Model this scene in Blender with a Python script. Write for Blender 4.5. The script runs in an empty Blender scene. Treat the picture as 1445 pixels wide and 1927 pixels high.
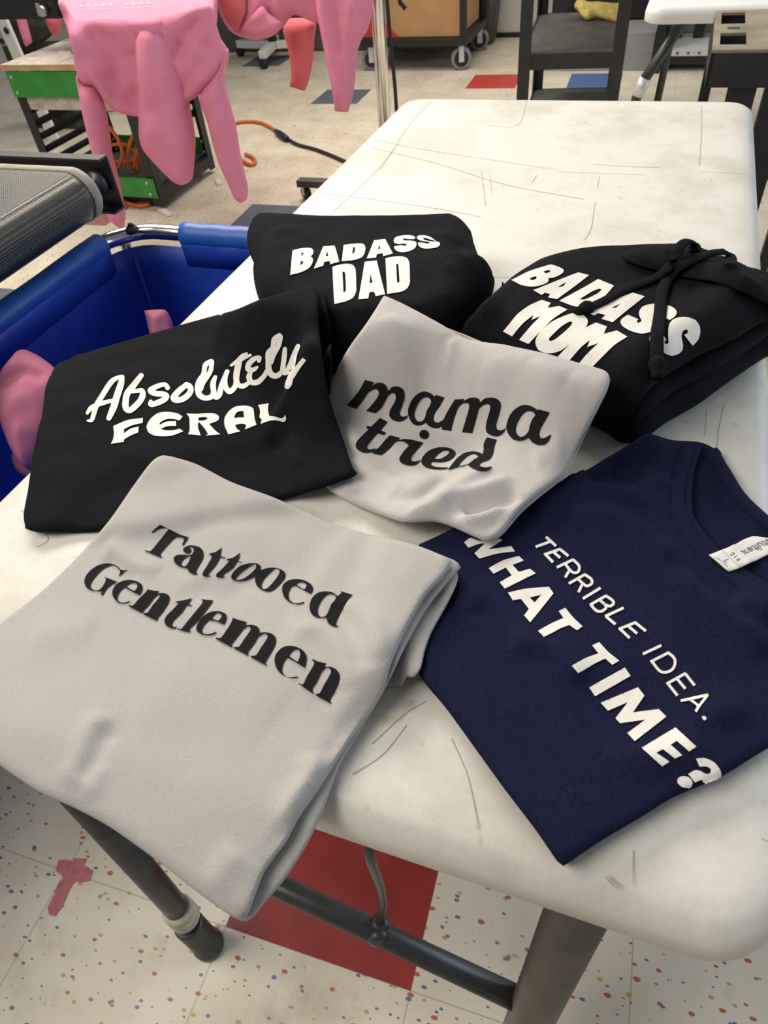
import bpy, bmesh, math, random
import numpy as np
from mathutils import Vector, Matrix
from mathutils.bvhtree import BVHTree
from mathutils.geometry import delaunay_2d_cdt
sc = bpy.context.scene
COL = sc.collection
random.seed(7); np.random.seed(7)
PI = math.pi

# ------------------------------------------------------------------ camera
IW, IH = 1445, 1927
FPX = 1296.4
TH = 0.7409                                   # table top height above the floor
CAM = np.array([0.6053, -0.1511, 0.47516 + TH])
RC = np.array([[0.94087669, 0.32897077, -0.08080396],
               [-0.18059536, 0.68893495, 0.70196436],
               [0.28659442, -0.64586908, 0.70761343]])   # right, up, back
cam = bpy.data.cameras.new('camera'); co = bpy.data.objects.new('camera', cam); COL.objects.link(co)
cam.sensor_fit = 'VERTICAL'; cam.sensor_height = 24.0; cam.lens = 24.0 * FPX / IH
cam.clip_start = 0.02; cam.clip_end = 60
Mw = Matrix([[RC[0][i], RC[1][i], RC[2][i], CAM[i]] for i in range(3)] + [[0, 0, 0, 1]])
co.matrix_world = Mw
cam.dof.use_dof = True; cam.dof.focus_distance = 0.75; cam.dof.aperture_fstop = 9.0
sc.camera = co

# ------------------------------------------------------------------ light
sc.view_settings.view_transform = 'Standard'; sc.view_settings.look = 'None'
sc.view_settings.gamma = 1.0; sc.view_settings.use_curve_mapping = False
sc.view_settings.exposure = -0.16
w = bpy.data.worlds.new('world'); sc.world = w; w.use_nodes = True
bg = w.node_tree.nodes['Background']; bg.inputs[0].default_value = (0.93, 0.96, 1.0, 1); bg.inputs[1].default_value = 0.19

def area(name, loc, tgt, sx, sy, power, colr):
    l = bpy.data.lights.new(name, 'AREA'); l.shape = 'RECTANGLE'; l.size = sx; l.size_y = sy
    l.energy = power; l.color = colr
    o = bpy.data.objects.new(name, l); COL.objects.link(o); o.location = loc
    d = Vector(tgt) - Vector(loc); o.rotation_euler = d.to_track_quat('-Z', 'Y').to_euler()
    return o
# rows of ceiling fluorescents, an added far fill, and the shop window to the right
area('ceiling_lights_far', (-1.6, 2.7, 2.75), (0.2, 0.6, 0.6), 2.0, 1.1, 122, (1.0, 0.92, 0.80))
area('ceiling_lights_near', (-1.2, -0.7, 2.9), (0.0, 0.1, 0.3), 1.8, 1.4, 74, (1.0, 0.93, 0.82))
area('far_floor_fill', (-0.6, 4.2, 2.9), (-0.6, 4.0, 0.0), 3.0, 1.6, 62, (1.0, 0.92, 0.80))  # warm fill added to brighten the far floor, no lamp seen there
area('shop_window', (4.2, 2.6, 1.7), (0.4, 1.2, 0.6), 3.0, 2.0, 95, (0.72, 0.85, 1.0))

# ------------------------------------------------------------------ rays
def ray(px, py):
    px = np.asarray(px, float); py = np.asarray(py, float)
    d = np.stack([(px - IW / 2) / FPX, -(py - IH / 2) / FPX, -np.ones_like(px)], -1)
    return d @ RC
def atz(px, py, z):
    d = ray(px, py); return CAM + d * ((z - CAM[2]) / d[2])
def aty(px, py, y):
    d = ray(px, py); return CAM + d * ((y - CAM[1]) / d[1])
def atx(px, py, x):
    d = ray(px, py); return CAM + d * ((x - CAM[0]) / d[0])
def V(a): return Vector((float(a[0]), float(a[1]), float(a[2])))

# ------------------------------------------------------------------ materials
MATS = {}
def mat(name, colr, rough=0.6, metal=0.0, noise=0.0, nscale=40, bump=0.0, bscale=300, sheen=0.0, spec=0.5, c2=None):
    if name in MATS: return MATS[name]
    m = bpy.data.materials.new(name); m.use_nodes = True; MATS[name] = m
    nt = m.node_tree; N = nt.nodes; L = nt.links; b = N['Principled BSDF']
    b.inputs['Roughness'].default_value = rough; b.inputs['Metallic'].default_value = metal
    b.inputs['Specular IOR Level'].default_value = spec
    if sheen: b.inputs['Sheen Weight'].default_value = sheen; b.inputs['Sheen Roughness'].default_value = 0.5
    c = (*colr, 1)
    tc = N.new('ShaderNodeTexCoord')
    if noise or c2:
        n = N.new('ShaderNodeTexNoise'); n.inputs['Scale'].default_value = nscale; n.inputs['Detail'].default_value = 4
        L.new(tc.outputs['Object'], n.inputs['Vector'])
        r = N.new('ShaderNodeValToRGB'); L.new(n.outputs['Fac'], r.inputs[0])
        lo = c2 if c2 else tuple(x * (1 - noise) for x in colr)
        hi = colr if c2 else tuple(min(1, x * (1 + noise)) for x in colr)
        r.color_ramp.elements[0].position = 0.3; r.color_ramp.elements[1].position = 0.7
        r.color_ramp.elements[0].color = (*lo, 1); r.color_ramp.elements[1].color = (*hi, 1)
        L.new(r.outputs[0], b.inputs['Base Color'])
    else:
        b.inputs['Base Color'].default_value = c
    if bump:
        n2 = N.new('ShaderNodeTexNoise'); n2.inputs['Scale'].default_value = bscale; n2.inputs['Detail'].default_value = 3
        L.new(tc.outputs['Object'], n2.inputs['Vector'])
        bp = N.new('ShaderNodeBump'); bp.inputs['Strength'].default_value = bump; bp.inputs['Distance'].default_value = 0.001
        L.new(n2.outputs['Fac'], bp.inputs['Height']); L.new(bp.outputs[0], b.inputs['Normal'])
    return m
mat('black_fleece', (0.0095, 0.0095, 0.0118), 0.92, noise=0.35, nscale=500, bump=0.25, bscale=900, spec=0.08)
mat('black_jersey', (0.0085, 0.0088, 0.0115), 0.9, noise=0.3, nscale=600, bump=0.2, bscale=1100, spec=0.08)
mat('navy_jersey', (0.0095, 0.0107, 0.037), 0.88, noise=0.3, nscale=500, bump=0.2, bscale=1100, spec=0.1)
mat('grey_jersey', (0.450, 0.430, 0.410), 0.95, noise=0.06, nscale=650, bump=0.35, bscale=900, spec=0.2)
mat('light_grey_jersey', (0.525, 0.500, 0.485), 0.95, noise=0.06, nscale=650, bump=0.35, bscale=900, spec=0.2)
mat('white_ink', (0.80, 0.78, 0.73), 0.55, noise=0.05, nscale=300, bump=0.15, bscale=900)
mat('black_ink', (0.010, 0.010, 0.011), 0.8, bump=0.15, bscale=900, spec=0.12)
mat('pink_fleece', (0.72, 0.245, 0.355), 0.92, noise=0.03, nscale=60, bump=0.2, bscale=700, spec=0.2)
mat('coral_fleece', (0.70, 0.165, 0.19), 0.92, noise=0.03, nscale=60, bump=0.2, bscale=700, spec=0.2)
mat('pale_pink_ink', (0.80, 0.40, 0.48), 0.8)
mat('blue_canvas', (0.012, 0.055, 0.40), 0.5, noise=0.12, nscale=30, bump=0.1, bscale=600)
mat('blue_hem', (0.018, 0.11, 0.45), 0.45, noise=0.08, nscale=30)
mat('chrome', (0.75, 0.74, 0.72), 0.18, 1.0, noise=0.08, nscale=20)
mat('galvanised', (0.62, 0.63, 0.64), 0.4, 0.9, noise=0.1, nscale=40)
mat('black_steel', (0.014, 0.014, 0.016), 0.42, 0.0, noise=0.25, nscale=30)
mat('black_plastic', (0.018, 0.018, 0.02), 0.5, noise=0.3, nscale=25)
mat('grey_plastic', (0.085, 0.083, 0.08), 0.6, noise=0.25, nscale=12)
mat('dark_tube', (0.052, 0.054, 0.056), 0.38, 0.3, noise=0.2, nscale=30)
mat('bronze_tube', (0.13, 0.115, 0.095), 0.4, 0.4, noise=0.15, nscale=20)
mat('masking_tape', (0.52, 0.46, 0.36), 0.85, noise=0.2, nscale=60)
mat('rubber', (0.015, 0.015, 0.015), 0.7)
mat('grey_rubber', (0.28, 0.27, 0.26), 0.7)
mat('white_plastic', (0.78, 0.78, 0.76), 0.45, noise=0.04, nscale=10)
mat('green_paint', (0.035, 0.27, 0.04), 0.5, noise=0.15, nscale=12)
mat('plywood', (0.50, 0.34, 0.18), 0.7, noise=0.2, nscale=14)
mat('worn_top', (0.52, 0.47, 0.42), 0.7, noise=0.3, nscale=25)
mat('wood_slab', (0.36, 0.29, 0.21), 0.75, c2=(0.16, 0.14, 0.11), nscale=9)
mat('cardboard', (0.50, 0.29, 0.125), 0.8, noise=0.08, nscale=8)
mat('brown_card', (0.33, 0.17, 0.06), 0.8, noise=0.2, nscale=8)
mat('red_print', (0.55, 0.045, 0.04), 0.6, noise=0.1, nscale=12)
mat('clear_tape', (0.60, 0.40, 0.20), 0.25)
mat('orange_cord', (0.65, 0.14, 0.025), 0.55)
mat('belt_mesh', (0.045, 0.043, 0.04), 0.38, 0.6, noise=0.3, nscale=80)
mat('belt_flat', (0.06, 0.06, 0.06), 0.6, noise=0.2, nscale=30)
mat('yellow_rag', (0.78, 0.62, 0.22), 0.9, noise=0.15, nscale=30)
mat('wall_paint', (0.70, 0.68, 0.63), 0.8, noise=0.06, nscale=3)
mat('pegboard', (0.55, 0.55, 0.54), 0.5, noise=0.05)
mat('shelf_base', (0.30, 0.30, 0.31), 0.5, noise=0.1)
mat('pink_mark', (0.50, 0.155, 0.16), 0.6, noise=0.2, nscale=60)
mat('label_white', (0.80, 0.79, 0.75), 0.8)
mat('label_ink', (0.22, 0.22, 0.25), 0.8)
mat('camo_cloth', (0.05, 0.055, 0.03), 0.9, c2=(0.015, 0.014, 0.01), nscale=14)
mat('belt_hem', (0.36, 0.33, 0.29), 0.7, noise=0.2, nscale=60)
mat('scuff', (0.36, 0.33, 0.29), 0.8)
mat('debris', (0.72, 0.70, 0.66), 0.8)
mat('caster_white', (0.66, 0.67, 0.66), 0.4, 0.3)

# ------------------------------------------------------------------ object helpers
def link(name, me, m, parent=None):
    o = bpy.data.objects.new(name, me); COL.objects.link(o)
    if m is not None and not me.materials: me.materials.append(MATS[m] if isinstance(m, str) else m)
    if parent is not None:
        o.parent = parent
        o.matrix_parent_inverse = parent.matrix_world.inverted() if False else Matrix.Translation(-Vector(parent.location))
    return o
def tag(o, label=None, cat=None, group=None, kind=None):
    if label: o['label'] = label
    if cat: o['category'] = cat
    if group: o['group'] = group
    if kind: o['kind'] = kind
    return o
def thing(name, loc, label, cat, group=None):
    o = bpy.data.objects.new(name, None); COL.objects.link(o); o.location = V(loc); o.empty_display_size = 0.05
    return tag(o, label, cat, group)
class MB:
    """collects shapes; build() links them as ONE mesh object (coordinates in world metres)"""
    def __init__(s): s.bm = bmesh.new()
    def box(s, c, d, rz=0, bev=0.0, R=None):
        r = bmesh.ops.create_cube(s.bm, size=1.0)
        M = Matrix.Translation(V(c)) @ (R.to_4x4() if R is not None else Matrix.Rotation(rz, 4, 'Z')) @ Matrix.Diagonal((d[0], d[1], d[2], 1))
        bmesh.ops.transform(s.bm, matrix=M, verts=r['verts'])
        if bev:
            es = list({e for v in r['verts'] for e in v.link_edges})
            bmesh.ops.bevel(s.bm, geom=es, offset=bev, segments=2, affect='EDGES', profile=0.6)
        return s
    def bar(s, a, b, wx, wy, up=(0, 0, 1), bev=0.0):
        a = V(a); b = V(b); d = b - a; z = d.normalized(); u = Vector(up)
        if abs(z.dot(u)) > 0.95: u = Vector((0, 1, 0))
        x = u.cross(z).normalized(); y = z.cross(x)
        R = Matrix((x, y, z)).transposed()
        return s.box((a + b) / 2, (wx, wy, d.length), R=R, bev=bev)
    def tube(s, pts, r, n=12, caps=True, smooth=True):
        pts = [V(p) for p in pts]; rr = r if isinstance(r, (list, tuple)) else [r] * len(pts)
        rings = []; prev = None
        for i, p in enumerate(pts):
            t = (pts[min(i + 1, len(pts) - 1)] - pts[max(i - 1, 0)]).normalized()
            if prev is None:
                u = Vector((0, 0, 1)) if abs(t.z) < 0.9 else Vector((0, 1, 0))
                x = u.cross(t).normalized()
            else:
                x = (prev - t * prev.dot(t)).normalized()
            prev = x; y = t.cross(x)
            rings.append([s.bm.verts.new(p + (x * math.cos(2 * PI * k / n) + y * math.sin(2 * PI * k / n)) * rr[i]) for k in range(n)])
        for a, b in zip(rings, rings[1:]):
            for k in range(n):
                f = s.bm.faces.new((a[k], a[(k + 1) % n], b[(k + 1) % n], b[k])); f.smooth = smooth
        if caps:
            s.bm.faces.new(rings[0][::-1]); s.bm.faces.new(rings[-1])
        return s
    def lathe(s, c, axis, prof, n=24):
        """prof: (r, h) along axis from c"""
        c = V(c); z = Vector(axis).normalized(); u = Vector((0, 0, 1)) if abs(z.z) < 0.9 else Vector((0, 1, 0))
        x = u.cross(z).normalized(); y = z.cross(x); rings = []
        for r, h in prof:
            rings.append([s.bm.verts.new(c + z * h + (x * math.cos(2 * PI * k / n) + y * math.sin(2 * PI * k / n)) * max(r, 1e-5)) for k in range(n)])
        for a, b in zip(rings, rings[1:]):
            for k in range(n):
                f = s.bm.faces.new((a[k], a[(k + 1) % n], b[(k + 1) % n], b[k])); f.smooth = True
        s.bm.faces.new(rings[0][::-1]); s.bm.faces.new(rings[-1])
        return s
    def prism(s, pts, z0, z1):
        lo = [s.bm.verts.new((p[0], p[1], z0)) for p in pts]; hi = [s.bm.verts.new((p[0], p[1], z1)) for p in pts]
        n = len(pts)
        for k in range(n): s.bm.faces.new((lo[k], lo[(k + 1) % n], hi[(k + 1) % n], hi[k]))
        s.bm.faces.new(lo[::-1]); s.bm.faces.new(hi); return s
    def rings(s, rings, closed=True, caps=True, smooth=True):
        R = [[s.bm.verts.new(V(p)) for p in r] for r in rings]; n = len(R[0])
        for a, b in zip(R, R[1:]):
            for k in range(n if closed else n - 1):
                f = s.bm.faces.new((a[k], a[(k + 1) % n], b[(k + 1) % n], b[k])); f.smooth = smooth
        if caps and closed: s.bm.faces.new(R[0][::-1]); s.bm.faces.new(R[-1])
        return s
    def build(s, name, m, parent=None):
        bmesh.ops.recalc_face_normals(s.bm, faces=s.bm.faces[:])
        me = bpy.data.meshes.new(name); s.bm.to_mesh(me); s.bm.free()
        return link(name, me, m, parent)
def crom(P, n=6, closed=False):
    """smooth a polyline"""
    P = [np.array(p, float) for p in P]; out = []; N = len(P)
    rng = range(N if closed else N - 1)
    for i in rng:
        p0 = P[(i - 1) % N] if (closed or i > 0) else 2 * P[0] - P[1]
        p1 = P[i]; p2 = P[(i + 1) % N]
        p3 = P[(i + 2) % N] if (closed or i + 2 < N) else 2 * P[-1] - P[-2]
        for k in range(n):
            t = k / n
            out.append(0.5 * ((2 * p1) + (p2 - p0) * t + (2 * p0 - 5 * p1 + 4 * p2 - p3) * t * t + (3 * p1 - p0 - 3 * p2 + p3) * t ** 3))
    if not closed: out.append(P[-1])
    return out
def arc_rect(x0, y0, x1, y1, r, n=8):
    pts = []
    for cx, cy, a in ((x1 - r, y0 + r, -90), (x1 - r, y1 - r, 0), (x0 + r, y1 - r, 90), (x0 + r, y0 + r, 180)):
        for k in range(n + 1):
            t = math.radians(a + 90 * k / n); pts.append((cx + r * math.cos(t), cy + r * math.sin(t)))
    return pts
# ------------------------------------------------------------------ the room: floor of 12 inch tiles, back wall
TILE = 0.3048; TANG = 0.00725 * 0 + 0.0392
FO = np.array([-0.1303, 0.0072])
FANG = 0.0393
def tile_xy(i, j):
    c, s_ = math.cos(FANG), math.sin(FANG)
    return FO + TILE * np.array([i * c - j * s_, i * s_ + j * c])
def floor_material():
    m = bpy.data.materials.new('speckled_tile'); m.use_nodes = True; MATS['speckled_tile'] = m
    nt = m.node_tree; N = nt.nodes; L = nt.links; b = N['Principled BSDF']
    b.inputs['Roughness'].default_value = 0.38
    def nd(t, **k):
        n = N.new(t)
        for a, v in k.items(): setattr(n, a, v)
        return n
    tc = nd('ShaderNodeTexCoord')
    base = nd('ShaderNodeTexNoise'); base.inputs['Scale'].default_value = 5; base.inputs['Detail'].default_value = 6
    L.new(tc.outputs['Object'], base.inputs['Vector'])
    ramp = nd('ShaderNodeValToRGB'); L.new(base.outputs['Fac'], ramp.inputs[0])
    ramp.color_ramp.elements[0].position = 0.3; ramp.color_ramp.elements[0].color = (0.62, 0.54, 0.41, 1)
    ramp.color_ramp.elements[1].position = 0.62; ramp.color_ramp.elements[1].color = (0.78, 0.71, 0.58, 1)
    col = ramp.outputs[0]
    def mixin(fac, c):
        nonlocal col
        mx = nd('ShaderNodeMix', data_type='RGBA'); L.new(fac, mx.inputs[0]); L.new(col, mx.inputs[6])
        if isinstance(c, tuple): mx.inputs[7].default_value = (*c, 1)
        else: L.new(c, mx.inputs[7])
        col = mx.outputs[2]
    def mth(op, a, bb, clamp=False):
        n = nd('ShaderNodeMath', operation=op, use_clamp=clamp)
        for k, v in ((0, a), (1, bb)):
            if isinstance(v, (int, float)): n.inputs[k].default_value = v
            else: L.new(v, n.inputs[k])
        return n.outputs[0]
    warp = nd('ShaderNodeTexNoise'); warp.inputs['Scale'].default_value = 60; L.new(tc.outputs['Object'], warp.inputs['Vector'])
    for sc_, off, c, thr in ((26, 0.0, (0.42, 0.035, 0.03), 0.23), (28, 3.7, (0.02, 0.10, 0.30), 0.22), (27, 8.1, (0.50, 0.30, 0.045), 0.22)):
        mp = nd('ShaderNodeMapping'); mp.inputs['Location'].default_value = (off, off * 1.7, 0); mp.inputs['Scale'].default_value = (1.0, 1.7, 0)
        mp.inputs['Rotation'].default_value = (0, 0, off)
        L.new(tc.outputs['Object'], mp.inputs['Vector'])
        v = nd('ShaderNodeTexVoronoi'); v.inputs['Scale'].default_value = sc_; v.inputs['Randomness'].default_value = 1.0
        v.voronoi_dimensions = '2D'
        L.new(mp.outputs[0], v.inputs['Vector'])
        sp = nd('ShaderNodeSeparateColor'); L.new(v.outputs['Color'], sp.inputs[0])
        size = mth('MULTIPLY', sp.outputs[0], thr)                # specks of different sizes, many absent
        size = mth('SUBTRACT', size, 0.08)
        dd = mth('ADD', v.outputs['Distance'], mth('MULTIPLY', mth('SUBTRACT', warp.outputs['Fac'], 0.5), 0.20))
        f = mth('MULTIPLY', mth('SUBTRACT', size, dd), 40, True)
        mixin(mth('MULTIPLY', f, 0.85), c)
    # dirt blotches
    dn = nd('ShaderNodeTexNoise'); dn.inputs['Scale'].default_value = 3.2; dn.inputs['Detail'].default_value = 9; dn.inputs['Roughness'].default_value = 0.75
    L.new(tc.outputs['Object'], dn.inputs['Vector'])
    mixin(mth('MULTIPLY', mth('SUBTRACT', dn.outputs['Fac'], 0.56), 3.0, True), (0.30, 0.26, 0.21))
    d2 = nd('ShaderNodeTexNoise'); d2.inputs['Scale'].default_value = 17; d2.inputs['Detail'].default_value = 3
    L.new(tc.outputs['Object'], d2.inputs['Vector'])
    mixin(mth('MULTIPLY', mth('SUBTRACT', d2.outputs['Fac'], 0.715), 22, True), (0.05, 0.045, 0.04))
    # tile seams
    sx = nd('ShaderNodeSeparateXYZ'); L.new(tc.outputs['Object'], sx.inputs[0])
    for k in (0, 1):
        fr = mth('FRACT', mth('DIVIDE', mth('ADD', sx.outputs[k], 30 * TILE), TILE), 0)
        dist = mth('MINIMUM', fr, mth('SUBTRACT', 1.0, fr))
        mixin(mth('MULTIPLY', mth('LESS_THAN', dist, 0.0035), 0.45), (0.20, 0.17, 0.13))
    L.new(col, b.inputs['Base Color'])
    return m
floor_material()
mat('red_tile', (0.33, 0.028, 0.022), 0.4, c2=(0.21, 0.018, 0.015), nscale=14)
mat('scarlet_tile', (0.50, 0.05, 0.04), 0.45, noise=0.1)
mat('blue_tile', (0.06, 0.14, 0.32), 0.45, noise=0.1)
mat('slate_tile', (0.115, 0.13, 0.17), 0.5, noise=0.15)
mat('rose_tile', (0.40, 0.16, 0.15), 0.5, noise=0.15)
TCOL = {(1, 0): 1, (-1, 15): 2, (1, 15): 3, (-4, 14): 4, (-3, 8): 4, (-8, 15): 4}
for px, py, k in ((8, 548, 4), (185, 405, 5), (1435, 497, 1), (490, 105, 4)):
    q = atz(px, py, 0)[:2] - FO; c, s_ = math.cos(FANG), math.sin(FANG)
    TCOL[(math.floor((q[0] * c + q[1] * s_) / TILE), math.floor((-q[0] * s_ + q[1] * c) / TILE))] = k
me = bpy.data.meshes.new('floor'); vs = []; fs = []; mi = []
I0, I1, J0, J1 = -22, 16, -10, 24
for i in range(I0, I1):
    for j in range(J0, J1):
        k = len(vs); vs += [(i * TILE, j * TILE, 0), ((i + 1) * TILE, j * TILE, 0), ((i + 1) * TILE, (j + 1) * TILE, 0), (i * TILE, (j + 1) * TILE, 0)]
        fs.append((k, k + 1, k + 2, k + 3)); mi.append(TCOL.get((i, j), 0))
me.from_pydata(vs, [], fs)
for n_ in ('speckled_tile', 'red_tile', 'scarlet_tile', 'blue_tile', 'slate_tile', 'rose_tile'): me.materials.append(MATS[n_])
me.polygons.foreach_set('material_index', mi)
fl = link('floor', me, None); fl.location = (FO[0], FO[1], 0); fl.rotation_euler = (0, 0, FANG); tag(fl, kind='structure')
WY = 5.86
tag(MB().box((0.6, WY + 0.06, 1.5), (10, 0.1, 3.0)).build('wall_back', 'wall_paint'), kind='structure')
tag(MB().box((0.6, WY + 0.004, 0.015), (10, 0.012, 0.03)).build('wall_shadow_strip', 'black_plastic'), kind='structure')  # black strip painted in for the shadow line at the wall's foot

# pink key-shaped mark on the floor
kp = [(x / 2.89, 1450 + y / 2.89) for x, y in ((305, 545), (320, 490), (350, 484), (398, 492), (404, 478), (475, 480), (457, 518), (508, 545), (492, 600), (450, 608), (412, 606), (396, 622), (372, 668), (345, 735), (302, 796), (268, 782), (260, 748), (288, 690), (303, 665), (314, 622), (343, 592), (345, 575))]
o = MB().prism([atz(x, y, 0)[:2] for x, y in kp], 0.0004, 0.0012).build('floor_mark', 'pink_mark')
tag(o, 'faded pink key-shaped mark on the speckled floor left of the table leg', 'floor mark')

# ------------------------------------------------------------------ the near folding table
TX0, TX1, TY0, TY1 = -0.004, 0.766, -0.002, 1.632
tbl = thing('folding_table', (0.381, 0.8, 0), 'long white plastic folding table covered with the folded printed shirts', 'table')
tb = MB()
prof = [(0.20, 0.0), (0.045, 0.0), (0.030, -0.0006), (0.016, -0.003), (0.006, -0.009), (0.001, -0.016), (0.0, -0.022), (0.0, -0.040), (0.004, -0.045), (0.03, -0.045), (0.035, -0.03), (0.2, -0.03)]
tb.rings([[(x, y, TH + z) for x, y in arc_rect(TX0 + i, TY0 + i, TX1 - i, TY1 - i, max(0.055 - i, 0.012), 8)] for i, z in prof])
# old pen and blade scratches, part of the top's own surface
def scratch(mb, pts, wd):
    q = [atz(x, y, TH + 0.0004) for x, y in crom(pts, 6)]
    for a, b_ in zip(q, q[1:]):
        d = (b_ - a)[:2]; n_ = np.array([-d[1], d[0]]) / (np.linalg.norm(d) + 1e-9) * wd * .36
        vv = [mb.bm.verts.new((*(p[:2] + sg * n_), TH + 0.0004)) for p, sg in ((a, 1), (a, -1), (b_, -1), (b_, 1))]
        f = mb.bm.faces.new(vv); f.material_index = 1
nf = None
tb2 = tb
for pts, wd in [([(700, 262), (790, 280), (900, 297), (1040, 318)], .0012), ([(700, 278), (830, 310), (950, 347), (1100, 375)], .0014), ([(600, 363), (700, 375), (820, 392), (905, 408)], .0012),
                ([(906, 322), (914, 388)], .0013), ([(922, 332), (926, 365)], .001), ([(1320, 200), (1320, 250), (1316, 312)], .0014), ([(1116, 309), (1180, 313), (1240, 315)], .0014), ([(1050, 323), (1130, 326), (1215, 329)], .001),
                ([(1318, 323), (1420, 327)], .001), ([(993, 187), (973, 236), (915, 235)], .0012), ([(812, 190), (770, 235), (715, 320)], .0012), ([(752, 270), (700, 330), (625, 400)], .001), ([(1128, 332), (1124, 352)], .0012),
                ([(850, 1390), (880, 1460), (897, 1540), (897, 1560)], .0009), ([(800, 1320), (760, 1345), (700, 1400)], .0009), ([(663, 1457), (720, 1420), (765, 1365)], .0009), ([(1120, 380), (1112, 430), (1100, 452)], .0012), ([(1010, 330), (1000, 345)], .001),
                ([(1362, 760), (1352, 810), (1348, 850)], .0009), ([(1330, 770), (1326, 820)], .0008), ([(1140, 1650), (1150, 1664), (1163, 1672)], .0012), ([(1146, 1648), (1156, 1660), (1166, 1666)], .0012), ([(1192, 1600), (1190, 1665)], .0007),
                ([(893, 1615), (900, 1630), (890, 1645)], .0008), ([(1432, 1578), (1445, 1584)], .0012), ([(40, 960), (90, 1010), (70, 1030)], .0008), ([(770, 500), (900, 520), (1010, 520)], .001)]:
    scratch(tb, pts, wd)
rr = random.Random(3)
for k in range(170):                                        # scattered pits and specks of grime
    x = rr.uniform(0.03, 0.74); y = rr.uniform(0.02, 1.6); r_ = rr.uniform(.0004, .0013)
    vv = [tb.bm.verts.new((x + r_ * math.cos(a), y + r_ * rr.uniform(.6, 1.6) * math.sin(a), TH + 0.0004)) for a in (0, 1.26, 2.51, 3.77, 5.03)]
    tb.bm.faces.new(vv).material_index = 1
tm = bpy.data.materials.new('table_plastic'); tm.use_nodes = True; MATS['table_plastic'] = tm
nt = tm.node_tree; N = nt.nodes; L = nt.links; b = N['Principled BSDF']; b.inputs['Roughness'].default_value = 0.42
tc = N.new('ShaderNodeTexCoord')
n1 = N.new('ShaderNodeTexNoise'); n1.inputs['Scale'].default_value = 6; n1.inputs['Detail'].default_value = 8; n1.inputs['Roughness'].default_value = 0.7
n2 = N.new('ShaderNodeTexNoise'); n2.inputs['Scale'].default_value = 45; n2.inputs['Detail'].default_value = 5
for n_ in (n1, n2): L.new(tc.outputs['Object'], n_.inputs['Vector'])
r1 = N.new('ShaderNodeValToRGB'); L.new(n1.outputs['Fac'], r1.inputs[0])
r1.color_ramp.elements[0].position = .33; r1.color_ramp.elements[0].color = (.60, .57, .50, 1); r1.color_ramp.elements[1].position = .55; r1.color_ramp.elements[1].color = (.76, .74, .68, 1)
r2 = N.new('ShaderNodeValToRGB'); L.new(n2.outputs['Fac'], r2.inputs[0])
r2.color_ramp.elements[0].position = .24; r2.color_ramp.elements[0].color = (.72, .70, .66, 1); r2.color_ramp.elements[1].position = .34; r2.color_ramp.elements[1].color = (1, 1, 1, 1)
mx = N.new('ShaderNodeMix'); mx.data_type = 'RGBA'; mx.blend_type = 'MULTIPLY'; mx.inputs[0].default_value = 0.8
L.new(r1.outputs[0], mx.inputs[6]); L.new(r2.outputs[0], mx.inputs[7]); L.new(mx.outputs[2], b.inputs['Base Color'])
n3 = N.new('ShaderNodeTexNoise'); n3.inputs['Scale'].default_value = 350; L.new(tc.outputs['Object'], n3.inputs['Vector'])
bp = N.new('ShaderNodeBump'); bp.inputs['Strength'].default_value = .12; bp.inputs['Distance'].default_value = .001
L.new(n3.outputs['Fac'], bp.inputs['Height']); L.new(bp.outputs[0], b.inputs['Normal'])
tmesh = tb.build('tabletop', None, tbl); tmesh.data.materials.append(tm); tmesh.data.materials.append(MATS['scuff'])
# leg frame at the near end
zt = TH - 0.03
ft = np.array([0.165, -0.012, 0.0]); tpL = np.array([0.155, 0.010, zt])
LX, LY, RX = 0.163, -0.004, 0.612
def legtube(xb, yb, xt, yt, nm, r=0.0165, m='dark_tube'):
    return MB().tube([(xb, yb, 0.02), (xb + (xt - xb) * .3, yb + (yt - yb) * .3, .22), (xt, yt, zt)], r, 16).build(nm, m, tbl)
l1 = legtube(0.163, -0.012, 0.150, 0.010, 'leg')
ll = MB()
for k, z in enumerate((0.135, 0.150, 0.166)): ll.lathe((0.1615, -0.008, z), (0, 0, 1), [(0.018, 0), (0.021, 0.003), (0.0215, 0.010), (0.019, 0.014)], 18)
tag(ll.build('tape_collar', 'masking_tape', l1), 'beige masking tape wound round the leg')
MB().lathe((0.163, -0.012, 0.0), (0, 0, 1), [(0.022, 0), (0.0235, 0.004), (0.0235, 0.018), (0.021, 0.022), (0.021, 0.12), (0.019, 0.125)], 20).build('foot_cap', 'dark_tube', l1)
l2 = legtube(0.632, -0.012, 0.655, 0.050, 'leg', 0.025, 'bronze_tube'); tag(l2, 'bronze-grey leg tube at the right')
MB().lathe((0.632, -0.012, 0.0), (0, 0, 1), [(0.028, 0), (0.030, 0.004), (0.030, 0.018), (0.026, 0.022), (0.026, 0.06)], 20).build('foot_cap', 'dark_tube', l2)
zb = 0.30
ca = atz(992, 1888, zb); cb = atz(545, 1678, zb + 0.02); cdir = cb - ca; cb2 = ca + cdir * 1.52
MB().tube([ca, cb, cb2], 0.0135, 14).build('crossbar', 'dark_tube', tbl)
pv = atz(714, 1735, zb + .03)
br = MB().tube([atz(690, 1560, TH - .06), atz(697, 1620, TH - .12), atz(716, 1668, .50), atz(722, 1700, .40), pv], 0.0042, 8)
br.build('brace_rod', 'dark_tube', tbl)
MB().lathe(pv + np.array([0, -.008, -.012]), (0.5, -1, .3), [(.010, 0), (.012, .003), (.012, .010), (.006, .013)], 14).lathe(pv, (0, 0, -1), [(.006, 0), (.011, .004), (.011, .028), (.006, .03)], 14).build('brace_pivot', 'dark_tube', tbl)
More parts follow.
